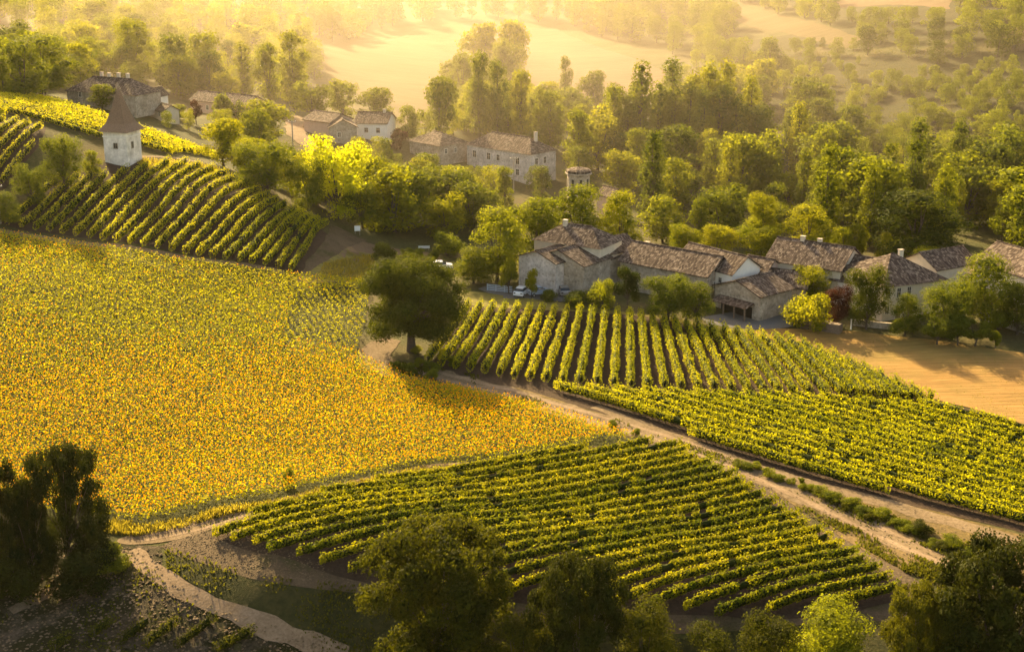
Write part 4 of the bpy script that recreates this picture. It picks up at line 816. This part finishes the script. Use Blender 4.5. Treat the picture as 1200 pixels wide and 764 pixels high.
# ------------------------------------------------------------------ trees named one by one: kind, u, top, base, width, leaf, label
O = [
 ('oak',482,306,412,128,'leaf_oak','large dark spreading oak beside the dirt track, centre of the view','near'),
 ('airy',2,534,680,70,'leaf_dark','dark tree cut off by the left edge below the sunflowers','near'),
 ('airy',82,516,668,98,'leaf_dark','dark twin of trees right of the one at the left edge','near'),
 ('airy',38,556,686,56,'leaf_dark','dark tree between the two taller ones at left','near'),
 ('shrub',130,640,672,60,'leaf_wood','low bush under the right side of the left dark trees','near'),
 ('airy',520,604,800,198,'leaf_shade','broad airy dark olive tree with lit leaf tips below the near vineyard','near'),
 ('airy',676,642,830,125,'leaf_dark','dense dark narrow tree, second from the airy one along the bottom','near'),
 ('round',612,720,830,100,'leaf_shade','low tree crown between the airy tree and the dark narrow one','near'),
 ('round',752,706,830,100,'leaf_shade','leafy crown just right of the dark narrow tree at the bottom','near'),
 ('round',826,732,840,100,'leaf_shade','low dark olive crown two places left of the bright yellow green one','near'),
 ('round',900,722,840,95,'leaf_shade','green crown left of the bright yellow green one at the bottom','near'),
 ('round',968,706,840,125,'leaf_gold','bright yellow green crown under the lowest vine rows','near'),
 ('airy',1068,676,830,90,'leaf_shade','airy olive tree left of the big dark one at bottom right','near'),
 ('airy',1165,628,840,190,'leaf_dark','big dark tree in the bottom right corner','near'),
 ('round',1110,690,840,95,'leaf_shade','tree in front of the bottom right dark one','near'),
 ('shrub',20,640,700,90,'leaf_dark','dark undergrowth beneath the tree at the left edge','near'),
 ('shrub',95,648,694,90,'leaf_dark','dark undergrowth beneath the dark twin of trees','near'),
 ('shrub',338,549,570,16,'leaf_wood','small lone bush standing at the sunflower field edge',None),
 ('round',395,160,256,82,'leaf_lime','glowing lime yellow tree at the top of the tower vineyard','mid'),
 ('round',314,164,228,80,'leaf_wood','dark round tree left of the glowing lime tree',None),
 ('round',310,116,168,60,'leaf_fresh','bright crown above the dark round tree by the road',None),
 ('round',262,138,196,56,'leaf_fresh','bright bushy tree right of the yellow vine strip',None),
 ('round',76,156,224,50,'leaf_wood','dark thicket tree between the two upper left vineyards',None),
 ('round',38,192,240,40,'leaf_wood','leafy tree left of the dark thicket by the tower',None),
 ('round',108,176,206,24,'leaf_fresh','small tree tucked against the left side of the white tower',None),
 ('round',8,225,262,40,'leaf_wood','bush beside the utility pole at the left edge',None),
 ('shrub',450,286,313,40,'leaf_oak','round clipped bush above the big oak',None),
 ('round',362,185,250,50,'leaf_wood','shaded tree under the left side of the glowing lime tree',None),
 ('round',425,215,268,50,'leaf_wood','shaded tree right beneath the glowing lime tree',None),
 ('shrub',524,274,300,40,'leaf_wood','pale green low tree right of the clipped hedges',None),
 ('round',555,290,332,56,'leaf_wood','dark bushy tree by the blue rail fence',None),
 ('round',582,243,330,84,'leaf_gold','broad tree with golden edges left of the grey barn','mid'),
 ('round',628,231,310,74,'leaf_gold','big golden edged tree behind the grey barn','mid'),
 ('round',680,217,300,84,'leaf_wood','tallest dark green tree below the church tower','mid'),
 ('round',727,224,300,58,'leaf_fresh','bright yellow green tree right of the church tower','mid'),
 ('small',596,307,345,26,'leaf_fresh','small light green tree left of the grey barn door',None),
 ('small',623,316,350,20,'leaf_fresh','small bright bush between the two parked cars',None),
 ('shrub',706,328,362,34,'leaf_gold','low bush with golden tips at the foot of the stone annex',None),
 ('small',735,314,366,34,'leaf_oak','dark slender bush before the long barn wall',None),
 ('shrub',672,342,358,44,'leaf_wood','low hedge bush below the stone annex',None),
 ('round',783,320,376,64,'leaf_wood','left of two big round bushes before the long barn','mid'),
 ('round',816,332,378,52,'leaf_wood','right of two big round bushes before the long barn','mid'),
 ('round',943,240,304,72,'leaf_fresh','solitary round bright tree behind the farmhouse range','mid'),
 ('round',950,309,356,52,'leaf_fresh','bright crown right of the arched outbuilding',None),
 ('shrub',948,345,386,58,'leaf_fresh','rounded bright bush in front of the firewood',None),
 ('round',982,333,382,34,'leaf_purple','dark red purple tree left of the dark green one',None),
 ('round',1015,308,386,52,'leaf_oak','dark green tall tree before the white walled house','mid'),
 ('round',1060,344,394,44,'leaf_wood','loose tree below the three dark windows',None),
 ('round',1108,329,394,62,'leaf_wood','round green tree right of the cream house windows','mid'),
 ('round',1152,298,380,84,'leaf_wood','large dark walnut tree right of the village','mid'),
 ('round',1192,330,392,50,'leaf_oak','dark tree at the right edge of the village',None),
 ('small',1098,372,404,36,'leaf_wood','first small orchard tree at the edge of the straw field',None),
 ('small',1122,372,405,34,'leaf_wood','second small orchard tree at the edge of the straw field',None),
 ('small',1143,375,406,34,'leaf_wood','third small orchard tree at the edge of the straw field',None),
 ('small',1166,388,409,16,'leaf_fresh','tiny bright tree ending the orchard line at right',None),
 ('small',1168,368,395,24,'leaf_wood','small tree beside the grey garden wall',None),
 ('shrub',640,340,352,26,'leaf_wood','low shrub at the lane before the farm wing',None),
 ('round',1070,224,304,118,'leaf_oak','huge dark rounded tree mass behind the village','mid'),
 ('round',985,266,304,34,'leaf_gold','small golden tree behind the village roofs',None),
 ('round',1036,272,308,24,'leaf_fresh','little rounded tree behind the cream house ridge',None),
 ('round',1002,262,300,34,'leaf_fresh','light tree right of the solitary round one',None),
 ('round',1092,290,318,50,'leaf_fresh','light bushes behind the cream house',None),
 ('round',800,262,306,44,'leaf_fresh','rounded bright tree behind the long barn',None),
 ('round',838,262,306,50,'leaf_fresh','second bright tree behind the long barn',None),
 ('round',885,258,306,54,'leaf_fresh','light green tree behind the small red roofed house',None),
 ('poplar',748,68,198,33,'leaf_poplar','tallest slender poplar rising in the misty valley',None),
 ('poplar',768,92,196,28,'leaf_poplar','poplar just right of the tallest one',None),
 ('poplar',786,98,198,26,'leaf_poplar','third poplar right of the tallest one',None),
 ('poplar',806,98,200,31,'leaf_poplar','poplar left of the wide twin poplars',None),
 ('poplar',822,96,200,33,'leaf_poplar','left one of the wide twin poplars',None),
 ('poplar',841,98,202,36,'leaf_poplar','right one of the wide twin poplars',None),
 ('round',566,26,98,52,'leaf_fresh','larger of the misty trees between the two pale far fields',None),
 ('round',592,44,112,44,'leaf_poplar','misty tree low between the two pale far fields',None),
 ('round',541,62,128,40,'leaf_poplar','dim misty tree at the right end of the mown far field',None),
 ('poplar',862,108,204,26,'leaf_poplar','poplar just right of the wide twin poplars',None),
 ('poplar',735,104,196,24,'leaf_poplar','short poplar on the left of the tallest one',None),
 ('tall',562,58,166,36,'leaf_poplar','tall misty poplar above the manor roof',None),
 ('tall',583,68,168,34,'leaf_poplar','second misty poplar above the manor roof',None),
 ('round',514,88,168,50,'leaf_poplar','rounded pale misty tree left of the tall poplars',None),
 ('round',598,22,100,46,'leaf_fresh','bright misty tree at the edge of the ploughed field',None),
 ('tall',610,80,170,34,'leaf_fresh','light leafed tall tree over the manor chimney',None),
 ('tall',645,104,180,40,'leaf_fresh','bright leafy tree right of the manor house',None),
 ('round',700,126,200,64,'leaf_fresh','broad bright tree left of the tallest poplar',None),
 ('tall',662,64,130,20,'leaf_poplar','thin faint tree standing on the ploughed field',None),
 ('round',695,82,140,36,'leaf_poplar','faint hazy tree on the field right of the thin one',None),
 ('round',155,22,100,64,'leaf_gold','large round golden green tree behind the chimneyed farm','mid'),
 ('round',205,40,112,54,'leaf_wood','dark round tree right of the large golden one',None),
 ('round',244,38,112,60,'leaf_fresh','big bright crown before the left poplars',None),
 ('round',48,42,114,92,'leaf_wood','wide tree mass left of the chimneyed farm','mid'),
 ('round',96,50,108,44,'leaf_fresh','bright tree between the wide mass and the golden tree',None),
 ('round',265,84,124,38,'leaf_fresh','round light tree above the long pink house',None),
 ('poplar',287,46,120,24,'leaf_fresh','left hill poplar nearest the dark round trees',None),
 ('tall',316,48,128,34,'leaf_fresh','pale tall tree behind the utility pole on the left hill',None),
 ('tall',345,34,128,44,'leaf_fresh','pale tall tree on the edge of the mown field',None),
 ('round',366,96,142,50,'leaf_gold','golden green tree above the road cottages',None),
 ('round',402,92,140,40,'leaf_fresh','bright tree above the white walled cottage',None),
 ('round',440,102,150,48,'leaf_wood','darker tree by the mown field above the white cottage',None),
 ('round',478,124,166,34,'leaf_gold','golden tree between the cottage and the mown field',None),
 ('shrub',469,154,176,26,'leaf_purple','dark red bush right of the white walled cottage',None),
 ('shrub',209,124,140,20,'leaf_wood','round bush below the small white gable',None),
 ('small',230,118,146,18,'leaf_purple','little dark red tree before the long pink house',None),
 ('shrub',262,112,140,34,'leaf_wood','leafy bush in front of the long pink house',None),
 ('shrub',284,120,144,20,'leaf_wood','bush at the right end of the long pink house',None),
 ('round',120,98,128,34,'leaf_wood','green tree before the chimneyed farmhouse wall',None),
]
for kind, u, vt, vb, w, mt, lab, lod in O:
    tree_px(kind, u, vt, vb, w, mt, lab, 'bush' if kind == 'shrub' else 'tree', lod=lod, var={'leaf_lime': 2}.get(mt, 1 if kind == 'oak' else None))
for i, (u, v, w) in enumerate([(476,302,20),(492,303,20),(508,305,18),(484,312,22),(505,314,20)]):
    tree_px('shrub', u, v-11, v, w, 'leaf_wood', '%s clipped hedge block from the round bush above the big oak' % ordn(i), 'hedge', 'clipped hedges in the garden plot', name='hedge')
bx_ = np.linspace(865, 1150, 30)
for i, u in enumerate(bx_):
    v = np.interp(u, [865,900,950,1000,1050,1100,1150], [543,555,574,597,617,637,660])+random.uniform(-9, 7)*(u-800)/350; w = random.uniform(12, 30)*(.6+.5*(u-865)/285)
    tree_px('shrub', u+random.uniform(-5, 5), v-w*random.uniform(.3, .5), v+2, w*1.2, random.choice(['leaf_shade', 'leaf_wood', 'leaf_wood', 'leaf_gold']), '%s bramble bush from upper left in the line between the two right hand tracks' % ordn(i), 'bush', 'bramble bushes between the two tracks', name='bramble_bush', lod='mid')
for i, (u, v, w, mt) in enumerate([(463,432,18,'leaf_wood'),(478,436,22,'leaf_wood'),(492,428,16,'leaf_gold'),(505,434,22,'leaf_wood'),(517,418,18,'leaf_vine'),(530,428,20,'leaf_wood'),(720,500,16,'leaf_wood'),(745,509,14,'leaf_wood'),(488,412,14,'leaf_gold'),(506,444,22,'leaf_wood')]):
    tree_px('shrub', u, v-w*.5, v+2, w, mt, '%s low shrub around the foot of the big oak and track side' % ordn(i), 'bush', 'low shrubs by the dirt track', name='low_shrub')
# ------------------------------------------------------------------ woods: each tree placed, the largest 300 as things, the rest one wood
REG = [  # base polygon, spacing, heights, kinds, leaf, where, group
 ([(300,185),(350,235),(440,275),(560,285),(560,262),(640,238),(640,214),(560,205),(500,192),(440,185),(390,190)], 6.6, (9,13), ['round','round','tall'], ['leaf_wood','leaf_wood','leaf_fresh'], 'in the hollow'),
 ([(190,150),(240,165),(300,225),(300,185),(330,165),(260,142)], 6.5, (5,8), ['round'], ['leaf_wood','leaf_fresh'], 'on the vineyard bank'),
 ([(640,208),(735,190),(900,200),(1010,230),(1240,225),(1240,305),(1090,296),(960,292),(860,305),(760,292),(740,240),(650,235)], 8.2, (8,18), ['round','round','tall','round','poplar'], ['leaf_wood','leaf_fresh','leaf_wood','leaf_gold'], 'in the valley wood'),
 ([(470,165),(545,165),(640,175),(735,185),(735,165),(640,140),(540,140)], 8.5, (9,14), ['round','tall'], ['leaf_fresh','leaf_poplar'], 'in the mist'),
 ([(780,120),(860,110),(930,135),(1010,180),(1000,222),(900,195),(800,180)], 9.5, (10,15), ['round','round','tall'], ['leaf_fresh','leaf_wood','leaf_poplar'], 'on the lower hillside'),
 ([(-20,120),(60,118),(70,100),(200,118),(300,135),(340,125),(390,90),(360,50),(300,20),(-20,-2),(-20,30),(60,48),(40,72),(-20,75)], 10.0, (9,14), ['round','round','round','tall'], ['leaf_wood','leaf_fresh','leaf_gold'], 'on the left hill'),
 ([(390,50),(470,28),(560,22),(640,28),(700,45),(820,70),(900,95),(900,60),(820,5),(820,-12),(250,-12),(300,15)], 9.5, (10,15), ['round','round','tall'], ['leaf_poplar','leaf_wood'], 'on the far misty hillside'),
 ([(840,2),(1000,38),(1200,60),(1240,40),(1240,-12),(850,-14)], 8.5, (7,12), ['round'], ['leaf_wood','leaf_gold','leaf_wood'], 'on the top ridge'),
 ([(900,75),(1010,75),(1200,85),(1240,175),(1010,195),(930,140)], 4.4, (2.5,7.5), ['round','round','shrub'], ['leaf_wood','leaf_gold','leaf_wood'], 'on the scrubby slope'),
 ([(890,60),(960,70),(1010,66),(1100,78),(1200,70),(1200,55),(1000,46),(900,50)], 8.0, (7,11), ['round'], ['leaf_wood','leaf_wood','leaf_oak'], 'in the belt above the scrub'),
 ([(505,150),(545,165),(640,175),(720,165),(640,128),(570,112),(525,122)], 6.5, (8,14), ['tall','round','poplar'], ['leaf_fresh','leaf_poplar','leaf_gold'], 'in the mist'),
 ([(700,195),(890,206),(890,186),(715,178)], 5.0, (17,24), ['poplar','poplar','tall'], ['leaf_poplar','leaf_fresh'], 'in the misty poplar line'),
 ([(800,95),(900,120),(1010,205),(1240,205),(1240,170),(1040,160),(930,110),(860,70),(800,75)], 8.0, (5,10), ['round','round','tall'], ['leaf_fresh','leaf_wood','leaf_gold'], 'on the lower hillside'),
 ([(440,20),(560,12),(700,0),(700,-14),(440,-14)], 14, (10,14), ['round'], ['leaf_poplar'], 'on the far misty hillside'),
]
patch('scrub', [(880,62),(1010,68),(1240,62),(1240,215),(1100,205),(1010,222),(1000,190),(930,140),(860,95)], M['bank'], .1, .6)
patch('scrub', [(800,60),(880,62),(1010,50),(1240,52),(1240,-14),(860,-14),(1010,30),(900,45)], M['bank'], .08, .6)
clear = [np.array(PP(q)) for q in ([(365,72),(400,54),(460,42),(540,70),(535,120),(500,150),(470,150),(420,115)], [(560,30),(650,36),(720,64),(800,94),(790,118),(640,130),(600,112),(570,72)],
        [(850,4),(900,16),(1000,44),(985,56),(880,34)], [(975,-8),(1115,-4),(1112,12),(1040,6),(985,10)], [(-20,30),(20,33),(40,45),(0,62),(-20,65)])]
PROT = [(545,640,150,194),(385,455,135,160),(340,390,135,176),(480,522,150,180),(662,695,193,222),(78,192,80,130),(222,290,112,128),(605,900,266,312),(895,1200,288,332),
        (395,520,62,128),(600,735,45,95),(0,60,145,225),(0,240,108,160),(270,385,205,262),(860,1000,12,44),(985,1110,0,8)]
def px_of(x, y, z):
    zc = y*math.cos(PITCH)-(z-CAM_Z)*math.sin(PITCH); return 600+F*x/zc, 382-F*((z-CAM_Z)*math.cos(PITCH)+y*math.sin(PITCH))/zc
def fit(x, y, h, r):
    g = float(H(x, y)); u, v = px_of(x, y, g)
    for u0, u1, v0, v1 in PROT:
        w = r*F/y
        if v > v1-2 and u+w > u0 and u-w < u1:
            a, s_ = ray(u, v1); hm = CAM_Z+s_*y-g
            if hm > 1 and px_of(x, y, g+h)[1] < v1: h = min(h, hm)
            elif hm <= 1: return 0
    return h
cand = []; occ = [(a, b, c) for a, b, c in TREES]
for pl, sp, hh, kinds, mats, where in REG:
    poly = np.array(PP(pl)); x0, y0 = poly.min(0); x1, y1 = poly.max(0); cnt = int((x1-x0)*(y1-y0)/sp**2*5); q = np.array([o[:2] for o in occ]); rad = np.array([o[2] for o in occ])
    Xs = rng.uniform(x0, x1, cnt); Ys = rng.uniform(y0, y1, cnt); ok = inside(poly, Xs, Ys)
    for c in clear: ok &= ~inside(c, Xs, Ys)
    new = []
    for x, y in zip(Xs[ok], Ys[ok]):
        if (np.hypot(q[:, 0]-x, q[:, 1]-y) < rad+sp*.42).any(): continue
        if 'scrubby' in where and vnoise(x, y, 28, 50)*.7+vnoise(x, y, 11, 51)*.5 < .5: continue
        if new and (np.hypot(*(np.array(new)-(x, y)).T) < sp*(.8+.3*random.random())).any(): continue
        kd = random.choice(kinds); hx = random.uniform(*hh)*(1.25 if kd == 'poplar' else 1)*(.5 if kd == 'shrub' else 1); hx = fit(x, y, hx, hx*.4)
        if hx < 2.0: continue
        if hx < 7 and kd in ('poplar', 'tall'): kd = 'round'
        new.append((x, y)); cand.append((x, y, hx, kd, random.choice(mats), where))
    occ += [(x, y, sp*.4) for x, y in new]
    print(where, len(new))
cand = [c for c in cand if abs(c[0]/c[1]) < .40]
cand.sort(key=lambda c: -c[2]/c[1])
n_ind = max(0, 296-len(O)); print('wood trees', len(cand), 'named', len(O), 'individual', n_ind)
nm = {'round': 'broad leafy tree', 'tall': 'tall leafy tree', 'poplar': 'slender poplar', 'shrub': 'low shrub'}
tone = {'leaf_wood': 'green', 'leaf_fresh': 'bright green', 'leaf_gold': 'golden green', 'leaf_poplar': 'grey green', 'leaf_oak': 'dark green'}
LM = [(-99,75,'at the left edge'),(75,200,'behind the chimneyed farm'),(200,300,'around the long pink house'),(300,385,'by the climbing road'),(385,470,'by the white cottage'),(470,540,'left of the manor'),(540,640,'near the manor'),
 (640,720,'beside the church tower'),(720,800,'by the tallest poplar'),(800,880,'beyond the long barn'),(880,960,'beyond the solitary round tree'),(960,1030,'above the pale farmhouse'),(1030,1110,'above the cream house'),(1110,1400,'at the right edge')]
seen = {}
for c in cand[:n_ind]:
    x, y, h, kd, mt, where = c; u = px_of(x, y, 0)[0]; lm = [q[2] for q in LM if q[0] <= u < q[1]][0]
    seen.setdefault('%s %s %s, %s' % (tone[mt], {'round': 'leafy tree', 'tall': 'narrow tree', 'poplar': 'poplar', 'shrub': 'shrub'}[kd], where, lm), []).append((u, c))
for lab, l in seen.items():
    l.sort(key=lambda q: q[0])
    for i, (u, (x, y, h, kd, mt, where)) in enumerate(l):
        add_tree(kd, x, y, h, mat=mt, label=lab if len(l) == 1 else ordn(i)+' from left, '+lab.replace('midsize ', '').replace('tall ', '', 1).replace('chimneyed ', '').replace('solitary ', ''), group='trees '+where, cat='tree')
def wood(rest):
    VV = {}; 
    for x, y, h, kd, mt, where in rest:
        cm, tm = proto(kd, 'far', random.randrange(3)); R_, H0, H1, lb = SPEC[kd]; s = h/H1; sx = s*random.uniform(.9, 1.2); a = random.uniform(0, 6.28)
        for mesh, key in ((cm, mt), (tm, 'bark')):
            v = np.empty(len(mesh.vertices)*3, np.float32); mesh.vertices.foreach_get('co', v); v = v.reshape(-1, 3)
            if key != 'bark':
                pass
                v = v[:int(np.sum([p.material_index == 0 for p in mesh.polygons]))*4] if False else v[:NQ[mesh.name]*4]; nq = len(v)//4; keep = rng.random(nq) < (.75 if y < 600 else .5); v = v.reshape(nq, 4, 3)[keep].reshape(-1, 3)
                if y >= 600: cc = v.reshape(-1, 4, 3); v = (cc.mean(1, keepdims=True)+(cc-cc.mean(1, keepdims=True))*1.35).reshape(-1, 3)
                f = np.arange(len(v)).reshape(-1, 4)
            else: v = v[:40]; f = np.array([(i*8+j, i*8+(j+1) % 8, i*8+8+(j+1) % 8, i*8+8+j) for i in range(4) for j in range(8)])
            c, s_ = math.cos(a), math.sin(a)
            w = np.stack([x+(v[:, 0]*c-v[:, 1]*s_)*sx, y+(v[:, 0]*s_+v[:, 1]*c)*sx, float(H(x, y))+v[:, 2]*s], -1)
            VV.setdefault(key, []).append((w, f, random.random()))
    V = []; Fs = []; mi = []; T = []; o = 0; mats = list(VV)
    for k, key in enumerate(mats):
        for w, f, r in VV[key]: V.append(w); Fs.append(f+o); o += len(w); mi.append(np.full(len(f), k)); T.append(.55*r+.45*rng.random(len(f)))
    tag(ob('far_woodland', mesh_np('far_woodland', np.concatenate(V), np.concatenate(Fs), [M[m] for m in mats], np.concatenate(mi), col=np.concatenate(T))), 'hazy woodland covering the far hillsides', 'woodland', kind='stuff')
wood(cand[n_ind:])
# ------------------------------------------------------------------ air: one closed box of thin even haze
m = bpy.data.materials.new('haze'); m.use_nodes = True; nt = m.node_tree; nt.nodes.clear()
out = nt.nodes.new('ShaderNodeOutputMaterial'); pv = nt.nodes.new('ShaderNodeVolumePrincipled')
pv.inputs['Color'].default_value = (1.0, .90, .72, 1); pv.inputs['Density'].default_value = HAZE; pv.inputs['Anisotropy'].default_value = HAZE_G
nt.links.new(pv.outputs[0], out.inputs['Volume'])
hb = MB(); hb.box(-2605, 2605, -405, 2905, float(GZ.min())-1, max(float(GZ.max())+18, CAM_Z+4)); print('ground', GZ.min(), GZ.max())
hz = hb.build('haze', m); tag(hz, 'golden morning haze filling the valley', 'haze', kind='stuff'); m.cycles.homogeneous_volume = True if hasattr(m.cycles, 'homogeneous_volume') else None

def mist(x, y, z, rx, ry, rz, dens, label):
    m = bpy.data.materials.new('mist'); m.use_nodes = True; nt = m.node_tree; nt.nodes.clear()
    out = nt.nodes.new('ShaderNodeOutputMaterial'); pv = nt.nodes.new('ShaderNodeVolumePrincipled')
    pv.inputs['Color'].default_value = (1.0, .83, .66, 1); pv.inputs['Density'].default_value = dens; pv.inputs['Anisotropy'].default_value = HAZE_G
    nt.links.new(pv.outputs[0], out.inputs['Volume'])
    b = MB(); k = 16; b.lathe([(rx*math.cos(a), z+rz*math.sin(a)) for a in [-math.pi/2*.98+math.pi*.98*i/k for i in range(k+1)]], 40)
    b.v = [(x+p[0], y+p[1]*ry/rx, p[2]) for p in b.v]; o = b.build('mist', m); tag(o, label, 'mist', kind='stuff')
mist(0, 575, 5, 250, 245, 50, MIST, 'bright morning mist lying over the far valley fields')
mist(40, 500, 0, 300, 238, 46, 0.00046, 'thin morning mist hanging in the valley wood behind the village')
